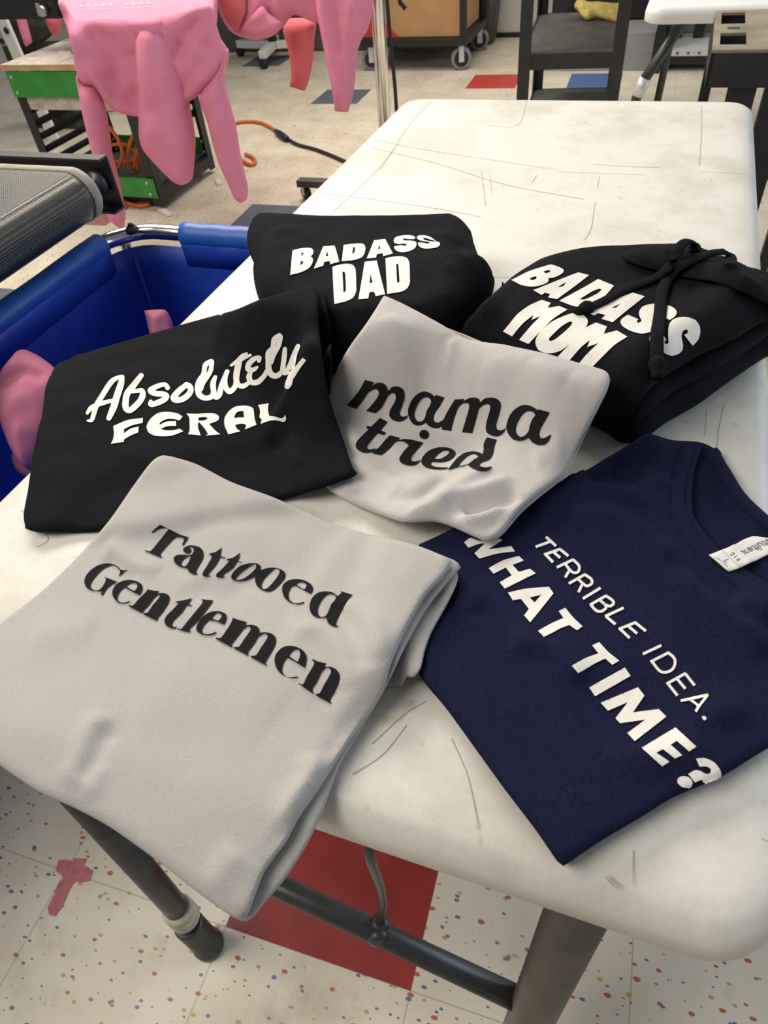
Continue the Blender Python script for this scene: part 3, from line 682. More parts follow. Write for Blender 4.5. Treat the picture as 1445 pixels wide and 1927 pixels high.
# near pink sweatshirt
sw = thing('sweatshirt', (-0.95, 1.97, PZ), 'nearest pink sweatshirt draped over a printing platen with its sleeves hanging down', 'sweatshirt')
mb = MB(); tp = [atz(x, y, PZ) for x, y in ((140, 40), (282, 38), (396, 9), (402, -70), (96, -70), (112, 0))]
ring = [p_[:2] for p_ in tp]; cc = np.mean(ring, 0)
mb.rings([[(*(cc + (p_ - cc) * f), PZ + dz) for p_ in ring] for f, dz in ((1.03, -.045), (1.03, -.012), (1.015, -.002), (.98, .001), (.5, .0015))]).build('printed_back', 'pink_fleece', sw)
PB = atz(210, 40, PZ) + np.array([0, -.002, -.01]); NB = (.30, -.93, .12)
hang('sweatshirt_body', [(112, -2), (120, 30), (132, 70), (146, 140), (158, 160), (180, 163), (195, 185), (212, 205), (240, 217), (265, 220), (300, 216), (355, 192), (376, 178), (402, 158), (418, 135), (428, 108), (428, 92), (415, 72), (398, 12), (392, 8), (280, 34), (205, 33), (140, 34)], PB, NB, .032, .035, 'pink_fleece', sw, seed=3, noise=.011, wl=.13,
     wr=[([(142, 40), (160, 90), (188, 150), (205, 190)], .032, .026), ([(165, 60), (210, 80), (250, 85)], -.012, .03), ([(283, 60), (290, 90), (300, 130)], .018, .035), ([(254, 90), (258, 130), (262, 180), (264, 215)], -.022, .03), ([(390, 12), (350, 70), (335, 110)], -.02, .02), ([(215, 90), (230, 150), (240, 210)], -.012, .03), ([(330, 90), (380, 85), (420, 90)], -.006, .015), ([(400, 30), (390, 90), (345, 180)], -.012, .02), ([(200, 108), (230, 112), (262, 108)], -.006, .012), ([(360, 120), (365, 150), (372, 170)], .012, .02)])
hang('hood', [(258, 110), (258, 75), (268, 48), (296, 42), (316, 60), (332, 95), (342, 135), (352, 175), (362, 220), (368, 262), (366, 300), (361, 338), (346, 347), (328, 340), (300, 312), (272, 280), (264, 255), (263, 190)], PB, NB, .095, .085, 'pink_fleece', sw, off=-.005, seed=5, noise=.011, wl=.13,
     wr=[([(305, 130), (330, 180), (345, 270)], .012, .03), ([(270, 257), (300, 256), (330, 250)], -.005, .010), ([(350, 270), (352, 300), (358, 335)], .010, .014), ([(335, 285), (345, 320)], -.008, .012), ([(290, 205), (310, 195)], -.004, .008)])
l_ = hang('sleeve', [(146, 138), (156, 158), (176, 163), (190, 180), (200, 205), (207, 250), (212, 290), (222, 330), (230, 365), (236, 400), (234, 432, 1), (222, 424), (206, 408), (198, 370), (184, 320), (170, 265), (158, 215), (150, 170)], PB, NB, .05, .035, 'pink_fleece', sw, off=.0, seed=7, noise=.008, wl=.10,
     wr=[([(160, 168), (178, 172), (195, 190)], -.02, .012), ([(175, 185), (185, 230), (195, 290), (215, 370)], .012, .014)])
r_ = hang('sleeve', [(428, 90), (430, 110), (422, 150), (432, 190), (444, 235), (452, 285), (462, 330), (467, 355), (464, 376), (454, 381), (442, 372), (430, 345), (412, 305), (400, 265), (390, 225), (376, 185), (385, 165), (405, 140), (418, 115)], PB, NB, .055, .04, 'pink_fleece', sw, off=-.004, seed=9, noise=.008, wl=.10,
     wr=[([(400, 235), (415, 250), (440, 330)], .012, .014), ([(425, 110), (410, 160), (398, 230)], .010, .016), ([(437, 352), (452, 350), (464, 345)], -.005, .008), ([(420, 250), (440, 300), (455, 350)], -.006, .010)])
# ghost of the pale print on its back
for a, b_, n_, y_, hh in ((150, 292, 10, 13, 5), (155, 280, 12, 20, 2)):
    mb = MB()
    for k in range(n_):
        x_ = a + (b_ - a) * k / n_; yy = y_ - 6 * k / n_
        if k == n_ // 2: continue
        w_ = (b_ - a) / n_ * .62
        mb.bm.faces.new([mb.bm.verts.new(atz(x1, y1, PZ + .0025)) for x1, y1 in ((x_, yy), (x_ + w_ * .3, yy), (x_ + w_ * .3, yy - hh), (x_, yy - hh))])
        mb.bm.faces.new([mb.bm.verts.new(atz(x1, y1, PZ + .0025)) for x1, y1 in ((x_ + w_ * .3, yy), (x_ + w_, yy - .3), (x_ + w_, yy - hh * .35 - .3), (x_ + w_ * .3, yy - hh * .35))])
    mb.build('faded_print', 'pale_pink_ink', sw)
# second pink sweatshirt, hanging further back
sx2 = thing('sweatshirt', (-0.6, 2.72, 1.1), 'second pink sweatshirt hanging upside down left of the chrome pole', 'sweatshirt')
PB2 = aty(560, 60, 2.66); NB2 = (.15, -.95, .1)
hang('sweatshirt_body', [(411, -60), (410, 5), (417, 30), (433, 57), (449, 68), (470, 74), (488, 75), (515, 67), (535, 48), (553, 28), (575, 36), (596, 44), (640, 40), (690, 30), (700, -10), (700, -70)], PB2, NB2, .05, .06, 'pink_fleece', sx2, seed=11, noise=.010, wl=.14, wr=[([(497, -5), (488, 30), (470, 60)], .016, .018), ([(455, 10), (460, 35), (450, 60)], -.02, .018), ([(510, 20), (535, 40), (553, 26)], -.012, .012), ([(560, -5), (570, 25)], .012, .016)])
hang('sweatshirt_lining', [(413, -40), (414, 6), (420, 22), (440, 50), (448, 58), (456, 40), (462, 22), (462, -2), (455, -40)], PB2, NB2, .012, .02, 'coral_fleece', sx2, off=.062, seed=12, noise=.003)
hang('hem_fold', [(420, 24), (436, 50), (449, 66), (480, 73), (512, 66), (532, 46), (520, 36), (505, 24), (494, 10), (476, 26), (458, 44), (446, 60), (434, 44)], PB2, NB2, .02, .02, 'pink_fleece', sx2, off=.055, seed=22, noise=.004, wl=.07)
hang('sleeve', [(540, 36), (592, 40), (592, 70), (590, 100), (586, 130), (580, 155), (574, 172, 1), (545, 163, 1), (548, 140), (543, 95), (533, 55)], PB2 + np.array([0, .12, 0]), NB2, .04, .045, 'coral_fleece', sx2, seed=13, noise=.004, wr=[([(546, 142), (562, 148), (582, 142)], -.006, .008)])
hang('sleeve', [(594, -60), (596, 10), (604, 60), (612, 100), (622, 150), (628, 183), (631, 209, 1), (655, 211, 1), (664, 180), (669, 140), (672, 100), (680, 75), (692, 55), (700, 20), (703, -60)], PB2, NB2, .06, .05, 'pink_fleece', sx2, off=.03, seed=14, noise=.005, wr=[([(604, 5), (620, 80), (640, 180)], .012, .014), ([(665, 0), (668, 60), (655, 150)], .010, .018), ([(630, 185), (645, 189), (664, 183)], -.006, .008), ([(640, 20), (648, 100)], -.010, .016)])
hk = MB().tube([aty(560, -10, 2.74), aty(560, -90, 2.74), (-.62, 2.79, 1.38)], .006, 8).build('hanger', 'galvanised', sx2)
# third, at the top left
sx3 = thing('sweatshirt', (-2.3, 3.35, .9), 'pink sweatshirt sleeve hanging behind the black press arm at the far left', 'sweatshirt')
hang('sleeve', [(12, -20), (16, 5), (28, 24), (38, 55), (49, 88, 1), (61, 80, 1), (52, 45), (46, 20), (42, -20)], aty(40, 50, 3.3), (.2, -1, .1), .03, .025, 'pink_fleece', sx3, seed=15)
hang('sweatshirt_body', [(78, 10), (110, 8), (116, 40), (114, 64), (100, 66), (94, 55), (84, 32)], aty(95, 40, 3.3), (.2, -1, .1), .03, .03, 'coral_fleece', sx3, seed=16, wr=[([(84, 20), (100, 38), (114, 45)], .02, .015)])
bagm = thing('cloth_bag', aty(60, 84, 3.75), 'dark camouflage cloth bundle behind the black press arm at the far left', 'bag')
hang('bundle', [(12, 20), (60, 12), (95, 22), (100, 60), (88, 75), (60, 82), (30, 80), (16, 55)], aty(60, 50, 3.7), (.2, -1, .3), .08, .08, 'camo_cloth', bagm, seed=17, noise=.02, wl=.12)
MB().box(aty(60, 82, 3.72) * np.array([1, 1, .5]), (.35, .12, aty(60, 82, 3.72)[2])).build('bundle_base', 'camo_cloth', bagm)
wb = thing('perforated_strut', aty(10, 60, 3.45) * np.array([1, 1, 0]), 'white perforated metal strut at the far left edge behind the press cart', 'strut')
p1_, p2_ = aty(2, 32, 3.45), aty(22, 78, 3.45); dd = p2_ - p1_
MB().bar(p1_ - dd * 2, p2_ + dd * (p2_[2] / -dd[2] - .02), .07, .02, up=(0, 1, 0)).build('strut_bar', 'white_plastic', wb)
[MB().lathe(aty(x_, y_, 3.435), (0, -1, 0), [(.016, 0), (.016, .004)], 12).build('hole', 'black_plastic', wb) for x_, y_ in ((12, 58), (4, 78))]

# orange extension cord: coil in the cart, strand across the floor
oc = thing('extension_cord', (-1.75, 2.8, .1), 'orange extension cord coiled in the green press cart and trailing across the floor', 'cord')
for k_, pl_ in enumerate(([(205, 238), (222, 262), (230, 288), (226, 312), (218, 320)], [(268, 232), (250, 255), (241, 285), (240, 310), (245, 320)], [(270, 255), (258, 285), (252, 318)], [(210, 273), (228, 271), (242, 274)], [(212, 304), (235, 305), (258, 302)], [(246, 279), (262, 295), (286, 316)], [(247, 300), (252, 315), (262, 320)], [(256, 275), (262, 300), (263, 322)], [(200, 208), (215, 206), (225, 205)])):
    MB().tube(crom([aty(x, y, 2.66 + .022 * k_ + .01 * k) for k, (x, y) in enumerate(pl_)], 6), .0085, 8).build('cord_loop', 'orange_cord', oc)
for pl_ in (((224, 366), (240, 382), (262, 388), (285, 383), (304, 366)), ((462, 290), (476, 297), (480, 306), (470, 310), (456, 302)), ((420, 240), (445, 231), (470, 229), (490, 231), (510, 240), (522, 250))):
    MB().tube(crom([atz(x, y, .010) for x, y in pl_], 6), .009, 8).build('cord_loop', 'orange_cord', oc)
pq = [atz(x, y, .017) for x, y in ((519, 247), (526, 252), (536, 259), (541, 262))]; MB().tube(pq, [.013, .019, .019, .014], 10).build('plug', 'black_plastic', oc)
MB().tube(crom([atz(x, y, .010) for x, y in ((540, 261), (560, 272), (590, 280), (620, 291), (650, 304), (690, 318))], 6), .009, 8).build('lead', 'black_plastic', oc)
for (x, y), (x2, y2), nm in (((300, 392), (320, 405), 'white plastic tie on the dirty floor in front of the press cart'), ((409, 337), (414, 347), 'small white scrap on the floor between the two pink sleeves')):
    a, b_ = atz(x, y, .006), atz(x2, y2, .006)
    tag(MB().bar(a, b_, .03, .010, bev=.003).build('plastic_scrap', 'debris'), nm, 'scrap')

# ------------------------------------------------------------------ rolling rack: pole, base bar, cable
rk = thing('rolling_rack', (-.5, 2.8, 0), 'chrome pole of the rolling rack behind the white table', 'rack')
px_ = aty(719, 110, 2.8)[0]
MB().tube([(px_ - .012, 2.8, .08), (px_ + .012, 2.8, 1.75)], .026, 20).build('pole', 'chrome', rk)
MB().box((px_ - .02, 2.8, .075), (.86, .05, .03), bev=.004).build('base_bar', 'grey_plastic', rk)
MB().box((px_, 2.8, .075), (.06, 1.0, .03), bev=.004).build('base_bar', 'grey_plastic', rk)
MB().tube([(px_ - .7, 2.8, 1.75), (px_ + .5, 2.8, 1.75)], .016, 12).build('hanging_rail', 'chrome', rk)
for x_, y_ in ((px_ - .42, 2.80), (px_ + .38, 2.8), (px_, 3.26), (px_, 2.34)): caster(rk, (x_, y_, 0), .030, (.5, .86, 0), h=.062)
cb_ = MB().tube(crom([aty(726, -40, 2.72), aty(729, 10, 2.72), aty(735, 80, 2.72), aty(741, 140, 2.72), aty(745, 192, 2.72), aty(750, 260, 2.72) * np.array([1, 1, 0]) + [0, 0, .012]], 8), .0075, 8).build('power_cable', 'rubber')
tag(cb_, 'black cable hanging down beside the chrome pole', 'cable')
cb_ = MB().tube(crom([aty(745, -60, 2.74), aty(752, 0, 2.74), aty(757, 9, 2.74), aty(763, 17, 2.74)], 6), [.008] * 18 + [.010], 8).build('cable_end', 'rubber')
tag(cb_, 'loose end of a black cable in front of the cardboard box', 'cable')

# ------------------------------------------------------------------ platform cart with a cardboard box
bx_ = thing('platform_cart', (-1.07, 5.25, 0), 'black platform cart on casters carrying a cardboard box', 'cart')
MB().box((-1.07, 5.25, .165), (.72, .62, .045), bev=.004).build('platform', 'black_steel', bx_)
MB().bar((-.728, 4.96, .19), (-.728, 4.96, 1.0), .035, .035).build('post', 'black_steel', bx_); MB().bar((-.728, 5.52, .19), (-.728, 5.52, 1.0), .035, .035).build('post', 'black_steel', bx_)
for x_, y_ in ((-.755, 5.0), (-1.385, 5.0), (-.755, 5.5), (-1.385, 5.5)): caster(bx_, (x_, y_, 0), .066, (.35, -1, 0), 'grey_rubber', 'caster_white', h=.145)
bo = thing('cardboard_box', (-1.09, 5.26, .1885), 'brown cardboard box with a red printed corner on the platform cart', 'box')
b0 = MB().box((-1.085, 5.23, .40), (.655, .52, .42), bev=.004).build('carton', 'cardboard', bo)
v_ = [aty(x, y, 4.968) for x, y in ((680, 71), (753, 71), (737, 56), (728, 46), (702, 8), (680, 8))]
mb = MB(); f0 = [mb.bm.verts.new(V(p)) for p in v_]; mb.bm.faces.new(f0); mb.build('printed_patch', 'red_print', b0)
bn = thing('storage_bin', (-1.1, 5.6, 0), 'dark grey plastic bin against the wall behind the cardboard box', 'bin')
e = aty(930, 40, 5.60)[0]
MB().rings([[(x, y, z) for x, y in arc_rect(-1.45 - d, 5.60 - d, e + d, 5.82 + d * .3, .05)] for z, d in ((.0, -.04), (.03, -.02), (.2, 0), (.9, .02))]).build('shell', 'grey_plastic', bn)
MB().box((e - .14, 5.592, .52), (.17, .008, .72)).build('bin_shade_panel', 'black_plastic', bn)  # black panel stands for the shaded inside, the shell itself is closed
tag(MB().box((e - .155, 5.575, .53), (.09, .016, .66)).build('cardboard_sheet', 'brown_card'), 'narrow brown cardboard seen in the dark grey bin', 'cardboard')
# office chair base
ch = thing('office_chair', atz(512, 92, 0), 'white five-star base of an office chair behind the second sweatshirt', 'chair')
hb = atz(514, 84, .10)
for p_, wpx in (((449, 82), 1), ((548, 82), 1), ((493, 104), 1), ((520, 70), 1)):
    e_ = atz(p_[0], p_[1], .085); MB().bar(hb, e_, .055, .05, bev=.006).build('leg', 'white_plastic', ch); MB().lathe(e_ * np.array([1, 1, 0]) + [-.03, 0, .032], (1, .3, 0), [(.02, 0), (.032, .008), (.032, .05), (.02, .058)], 16).build('caster', 'rubber', ch)
MB().tube([hb - [0, 0, .02], hb + [0, 0, .5]], .032, 14).build('column', 'black_plastic', ch)
MB().box(hb + np.array([0, -.14, .55]), (.42, .40, .08), bev=.02).build('seat', 'black_plastic', ch)
lb = thing('low_cabinet', (-2.4, 5.6, 0), 'long low dark grey cabinet behind the office chair base', 'cabinet')
p_, q_ = aty(385, 78, 5.45), aty(640, 78, 5.45)
MB().box(((p_[0] + q_[0]) / 2 , 5.67, .16), (q_[0] - p_[0] + .5, .30, .32), bev=.02).build('carcass', 'grey_plastic', lb)
MB().box(((p_[0] + q_[0]) / 2, 5.7, .60), (q_[0] - p_[0] + .5, .28, .54), bev=.01).build('upper_carcass', 'black_plastic', lb)

# ------------------------------------------------------------------ black utility cart with a yellow rag
av = thing('utility_cart', (.13, 3.72, 0), 'black utility cart with dark grey shelves at the far end of the table', 'cart')
ang = math.radians(4.8); RM = Matrix.Rotation(ang, 3, 'Z'); cA = np.array([.132, 3.715])
def loc(a, b_, z): return np.array([cA[0] + a * math.cos(ang) - b_ * math.sin(ang), cA[1] + a * math.sin(ang) + b_ * math.cos(ang), z])
for z in (.12, .455, .95):
    s_ = MB().box(loc(0, 0, z - .006), (.40, .79, .012), R=RM).build('shelf', 'grey_plastic', av); mb = MB()
    for sg_ in (-1, 1): mb.box(loc(0, .398 * sg_, z - .028), (.42, .012, .058), R=RM).box(loc(.208 * sg_, 0, z - .028), (.012, .80, .058), R=RM)
    mb.build('shelf_lip', 'black_plastic', s_)
for a in (-.21, .21):
    for b_ in (-.40, .40):
        mb = MB(); sg_ = -1 if a > 0 else 1; s2_ = -1 if b_ > 0 else 1
        mb.box(loc(a + sg_ * .018, b_ - s2_ * .004, .55), (.05, .008, 1.0), R=RM).box(loc(a - sg_ * .004, b_ + s2_ * .018, .55), (.008, .05, 1.0), R=RM); lg = mb.build('leg', 'black_plastic', av)
        caster(lg, loc(a * .9, b_ * .95, 0), .025, (1, 0, 0), h=.055)
rg = thing('rag', atz(1130, 35, .456), 'crumpled yellow rag on the shelf of the black utility cart', 'rag')
hang('cloth', [(1080, 14), (1096, 10), (1104, 15), (1150, 17), (1175, 22), (1174, 34), (1165, 42), (1150, 40), (1122, 33), (1104, 38), (1092, 30), (1086, 20)], atz(1130, 40, .457), (0, -.25, 1), .045, .03, 'yellow_rag', rg, back=0.0, seed=19, step=.008, noise=.008, wl=.07, wr=[([(1090, 26), (1130, 27), (1172, 30)], -.03, .03)])
# shelving along the back wall
gd = thing('shelf_unit', (.3, 5.2, 0), 'grey shelf unit with a perforated rack against the back wall right of the utility cart', 'shelf')
g0, g1 = atz(1015, 142, 0)[0], .44
MB().box(((g0 + g1) / 2, 5.25, .10), (g1 - g0, .6, .20), bev=.004).build('base_deck', 'shelf_base', gd)
MB().box(((g0 + g1) / 2 + .22, 5.42, .29), (.40, .3, .16)).build('drawer_box', 'black_plastic', gd)
MB().box((g1 + .03, 5.2, .30), (.05, .62, .60)).build('upright', 'black_steel', gd)
MB().box((g1 + .41, 5.15, .055), (.72, .4, .045)).build('kick_plate', 'black_plastic', gd)
def pegged(mb, nm, hs):
    for c_, d_ in hs:
        n0 = len(mb.bm.faces); mb.box(c_, d_); mb.bm.faces.ensure_lookup_table()
        for f in mb.bm.faces[n0:]: f.material_index = 1
    o = mb.build(nm, 'pegboard', gd); o.data.materials.append(MATS['black_plastic'])
pegged(MB().box((g1 + .41, 5.12, .10), (.72, .42, .03)), 'perforated_shelf', [((g1 + .08 + k * .06, 4.909, .10), (.012, .006, .010)) for k in range(12)])
pegged(MB().box((g1 + .41, 5.34, .36), (.72, .015, .48)), 'perforated_back', [((g1 + .08 + k * .06, 5.332, .2 + r_ * .12), (.010, .008, .010)) for k in range(12) for r_ in range(3)])
for k, (a, w_, h_) in enumerate(((.10, .09, .34), (.24, .06, .18), (.36, .10, .22), (.52, .09, .16), (.66, .10, .30))):
    o = MB().box((g1 + a, 5.24, .116 + h_ / 2), (w_, .10, h_ - .002), bev=.004).build('tool_case', 'black_plastic')
    tag(o, ('tall black case leftmost on the perforated rack', 'narrow dark case second from left on the perforated rack', 'black case in the middle of the perforated rack', 'low black case right of the middle on the perforated rack', 'tall black case rightmost on the perforated rack')[k], 'case', 'black cases on the perforated rack')
bbx = MB().box((aty(1102, 10, 5.72)[0], 5.72, .6), (.42, .2, 1.2), bev=.01).build('black_case', 'black_plastic')
tag(bbx, 'tall black case against the wall behind the yellow rag', 'case')

# ------------------------------------------------------------------ second folding table and black bench at the right
t2 = thing('folding_table', (.86, 3.4, 0), 'second white folding table in the far right corner', 'table')
mb = MB(); mb.rings([[(x, y, .76 + z) for x, y in arc_rect(.478 + i, 2.45 + i, 1.24 - i, 4.28 - i, max(.06 - i, .012), 8)] for i, z in prof]); mb.build('tabletop', 'white_plastic', t2)
q1 = [aty(1303, 25, 2.62), aty(1215, 146, 2.62), aty(1197, 186, 2.62)]; q1[0][2] = .73
lg = MB().tube([q1[0], q1[1], q1[2], np.array([q1[2][0] - .01, 2.62, .0])], .0165, 12).build('leg', 'dark_tube', t2)
MB().tube([q1[1] + (q1[2] - q1[1]) * .0, q1[1] + (q1[2] - q1[1]) * .85], .0195, 12).build('worn_sleeve', 'caster_white', lg)
MB().tube([(1.16, 2.62, .73), (1.2, 2.62, .5), (1.22, 2.62, 0)], .0165, 12).build('leg', 'dark_tube', t2)
e2 = atz(1421, 270, .0)
lg = MB().tube([(e2[0] + .04, e2[1], .73), (e2[0] + .02, e2[1], .3), (e2[0], e2[1], 0)], .022, 12).build('leg', 'dark_tube', t2)
MB().tube([(.56, e2[1], .73), (.53, e2[1], 0)], .0165, 12).build('leg', 'dark_tube', t2)
MB().tube([(e2[0] + .035, e2[1], .42), (e2[0] + .032, e2[1], .34)], .026, 12).build('worn_sleeve', 'caster_white', lg)
MB().box((e2[0] + .5, 3.28, .02), (1.0, .05, .04)).build('floor_rail', 'black_steel'); bpy.data.objects['floor_rail']['label'] = 'black rail lying on the floor right of the table'; bpy.data.objects['floor_rail']['category'] = 'rail'
BZ = .78
be = thing('work_bench', (.75, 2.0, 0), 'black steel bench with a worn wooden top and two slots at the top right', 'bench')
u0, u1 = atz(1341, 20, BZ), atz(1347, 94, BZ); ax = (u0[0] + u1[0]) / 2; yb, yf = u0[1], u1[1]
hw = .32
def slab(mb, xa, xb, ya, yb_, z0=BZ - .006, z1=BZ): mb.box(((xa + xb) / 2, (ya + yb_) / 2, (z0 + z1) / 2), (xb - xa, yb_ - ya, z1 - z0))
sl = [(atz(1358, 24, BZ), atz(1404, 44, BZ)), (atz(1366, 62, BZ), atz(1414, 86, BZ))]
mb = MB(); xa, xb = sl[0][0][0], sl[0][1][0]
ys_ = [yf, sl[1][1][1], sl[1][0][1], sl[0][1][1], sl[0][0][1], yb]
slab(mb, ax, xa, yf, yb); slab(mb, xb, ax + hw, yf, yb)
for k in (0, 2, 4): slab(mb, xa, xb, ys_[k], ys_[k + 1])
mb.build('wooden_top', 'wood_slab', be)
MB().box(((xa + xb) / 2, (yf + yb) / 2, BZ - .30), (xb - xa + .03, yb - yf - .02, .01)).build('slot_shade_sheet', 'black_plastic', be)  # black sheet added below the slots so they look dark inside
mb = MB(); mb.box((ax + hw / 2, yf + .004, BZ - .0411), (hw, .008, .07)).box((ax + hw / 2, yb - .004, BZ - .0411), (hw, .008, .07)).box((ax + .004, (yf + yb) / 2, BZ - .0411), (.008, yb - yf, .07)).box((ax + hw - .004, (yf + yb) / 2, BZ - .0411), (.008, yb - yf, .07)); mb.build('apron', 'black_steel', be)
for x_, y_, wx, wy in ((ax + .014, yb - .1, .026, .03), (ax + .085, yf + .03, .062, .03), (ax + .165, yf + .03, .062, .03), (ax + hw - .02, yf + .03, .03, .03), (ax + hw - .02, yb - .05, .03, .03)):
    MB().bar((x_, y_, 0), (x_, y_, BZ - .076), wx, wy, up=(0, 1, 0)).build('leg', 'black_steel', be)
MB().bar((ax + .014, yb - .1, .42), (ax + .15, yf + .05, .50), .012, .012).build('brace', 'black_steel', be)
MB().box((aty(1415, 24, yf)[0] * 0 + (xa + xb) / 2, (ys_[2] + ys_[3]) / 2, BZ + .0006), (.028, .02, .0008)).build('stamp_mark', 'black_plastic', be)
# ------------------------------------------------------------------ the seven garments, bottom of the pile first
def garment(name, c, label, group='printed garments on the table'):
    return thing(name, c, label, 'hoodie' if name == 'folded_hoodie' else 'shirt', group)
# 1 - black hoodie at the back
g_dad = garment('folded_hoodie', atz(700, 600, TH), 'thick black folded hoodie at the back reading BADASS DAD in white')
lo = Cloth([(478, 500), (520, 470), (700, 470), (880, 490), (915, 510), (931, 530), (925, 552), (900, 590), (870, 640), (800, 680), (620, 690), (545, 640), (492, 575)], .034, .018, wr=[([(500, 540), (600, 600)], .003, .012)], seed=3, drape=2)
lo.build('folded_body', 'black_fleece', g_dad)
dad = Cloth([(465, 452), (474, 432), (500, 424), (560, 425), (640, 430), (680, 428), (760, 430), (825, 426), (866, 428), (888, 446), (893, 466), (905, 498), (928, 520), (924, 540), (895, 575), (868, 630), (790, 665), (640, 672), (560, 640), (496, 570), (482, 505), (470, 478)], .060, .040, step=.005,
            wr=[([(820, 440), (850, 470), (895, 500)], 0.0060, .014), ([(480, 470), (520, 440), (560, 430)], 0.0060, .016), ([(840, 500), (890, 520)], 0.0045, .012), ([(870, 450), (860, 480)], -0.0075, .012)], noise=.0022, wl=.11, seed=4, drape=3)
dad.build('front_panel', 'black_fleece', g_dad)
# 2 - black hoodie at the right
g_mom = garment('folded_hoodie', atz(1200, 640, TH), 'thick black folded hoodie with drawstrings at the right reading BADASS MOM in white')
lo = Cloth([(868, 640), (930, 560), (1050, 500), (1250, 490), (1440, 540), (1530, 600), (1490, 640), (1440, 668), (1385, 705), (1320, 752), (1262, 785), (1216, 818), (1190, 826), (1162, 820), (1143, 806), (1110, 790), (1000, 740)], .030, .016, wr=[([(1180, 800), (1280, 745), (1400, 660)], 0.0060, .010), ([(1220, 790), (1180, 795), (1175, 812)], -0.0090, .006)], seed=5, drape=2)
lo.build('folded_body', 'black_fleece', g_mom)
lo2 = Cloth([(868, 640), (930, 560), (1050, 500), (1250, 490), (1440, 520), (1540, 570), (1480, 600), (1430, 640), (1350, 690), (1280, 725), (1235, 760), (1195, 795), (1170, 800), (1150, 790), (1110, 770), (1000, 720)], .020, .010, wr=[([(1230, 755), (1330, 690), (1430, 620)], 0.0045, .010)], seed=15, drape=2)
lo2.build('folded_sleeve', 'black_fleece', g_mom)
mom = Cloth([(872, 622), (888, 596), (922, 563), (962, 528), (1000, 505), (1050, 490), (1100, 482), (1190, 476), (1260, 478), (1330, 488), (1390, 510), (1445, 540), (1530, 575), (1480, 590), (1435, 600), (1395, 625), (1330, 655), (1270, 690), (1225, 725), (1195, 770), (1170, 782), (1140, 780), (1090, 750), (980, 705)], .045, .036, step=.005,
            wr=[([(1330, 500), (1380, 560), (1370, 620)], 0.0075, .02), ([(1400, 530), (1430, 580)], -0.0075, .016), ([(1180, 480), (1230, 500), (1300, 490)], 0.0075, .012), ([(1240, 510), (1330, 510), (1445, 545)], -0.0060, .010), ([(1180, 690), (1230, 640), (1330, 590)], 0.0045, .02)],
            noise=.002, wl=.11, seed=6, drape=3)
mom.build('front_panel', 'black_fleece', g_mom)
hood = Cloth([(1168, 482), (1190, 474), (1222, 466), (1262, 463), (1312, 468), (1380, 498), (1445, 530), (1540, 582), (1490, 598), (1430, 566), (1385, 545), (1340, 530), (1300, 524), (1262, 516), (1222, 506), (1190, 496)], .006, .010, frac=.1, noise=.0015, seed=8, drape=2, wr=[([(1262, 470), (1268, 495), (1262, 515)], -0.0060, .006), ([(1300, 490), (1370, 515), (1440, 550)], 0.0060, .012)])
hood.build('hood', 'black_fleece', g_mom)
# 3 - navy tee
g_nav = garment('folded_tee', atz(1150, 1250, TH), 'navy blue tee with white lettering TERRIBLE IDEA. WHAT TIME? beside the table edge')
NAVL = [(844, 1000), (910, 960), (1010, 929), (1100, 888), (1144, 860), (1190, 832), (1217, 815, 1)]
NAVB = [(1600, 1120), (1600, 1300), (1520, 1372), (1445, 1408), (1355, 1463), (1268, 1500), (1208, 1537), (1130, 1583), (1075, 1620), (1060, 1630), (1052, 1626), (1010, 1565), (950, 1486), (900, 1417), (840, 1334), (787, 1266), (770, 1180), (772, 1100), (786, 1027, 1)]
bk = Cloth(NAVL + [(1263, 829), (1320, 835), (1348, 850), (1378, 896), (1401, 933), (1443, 972), (1520, 1030)] + NAVB, .007, .004, step=.0055, noise=.0004, seed=9, drape=2,
           wr=[([(1360, 880), (1385, 940), (1445, 1000)], 0.0030, .006)])
bk.build('back_panel', 'navy_jersey', g_nav)
nav = Cloth(NAVL + [(1263, 829), (1300, 834), (1322, 838, 1), (1308, 880), (1302, 930), (1306, 972), (1330, 1010), (1368, 1050), (1420, 1085), (1480, 1118), (1540, 1140)] + NAVB, .009, .006, step=.0045, noise=.0016, wl=.10, seed=10, drape=2,
            wr=[([(1075, 960), (1160, 985), (1250, 1050), (1330, 1130), (1445, 1230)], 0.0141, .013), ([(1090, 925), (1180, 935), (1260, 900)], 0.0101, .014), ([(1000, 960), (1050, 930), (1100, 880)], 0.0101, .012), ([(1170, 850), (1200, 900), (1230, 940)], -0.0067, .012),
                ([(960, 1200), (1050, 1230), (1100, 1280)], 0.0067, .012), ([(1150, 1430), (1250, 1420), (1330, 1390)], 0.0051, .014), ([(1100, 890), (1150, 900), (1210, 870)], -0.0083, .010), ([(1380, 1130), (1445, 1160)], 0.0101, .012), ([(820, 1080), (870, 1100), (900, 1150)], 0.0067, .012), ([(1320, 1350), (1400, 1330)], 0.0067, .012), ([(1250, 1060), (1320, 1100), (1400, 1180)], -0.0067, .010)])
nav.build('front_panel', 'navy_jersey', g_nav)
ribbon_on('collar_rib', nav, [(1296, 838), (1281, 890), (1276, 940), (1287, 985), (1318, 1032), (1365, 1075), (1420, 1110), (1480, 1140)], 13, 'navy_jersey', g_nav, off=.0004, h=.0018)
ribbon_on('back_collar_rib', bk, [(1340, 850), (1366, 898), (1392, 938), (1436, 980), (1500, 1030)], 11, 'navy_jersey', g_nav, off=.0004, h=.0035)
# its neck label
lq = [(1335, 1044), (1345, 1037), (1400, 1011), (1420, 1008), (1445, 1008), (1475, 1015), (1478, 1040), (1446, 1056), (1400, 1066), (1371, 1076), (1362, 1073)]
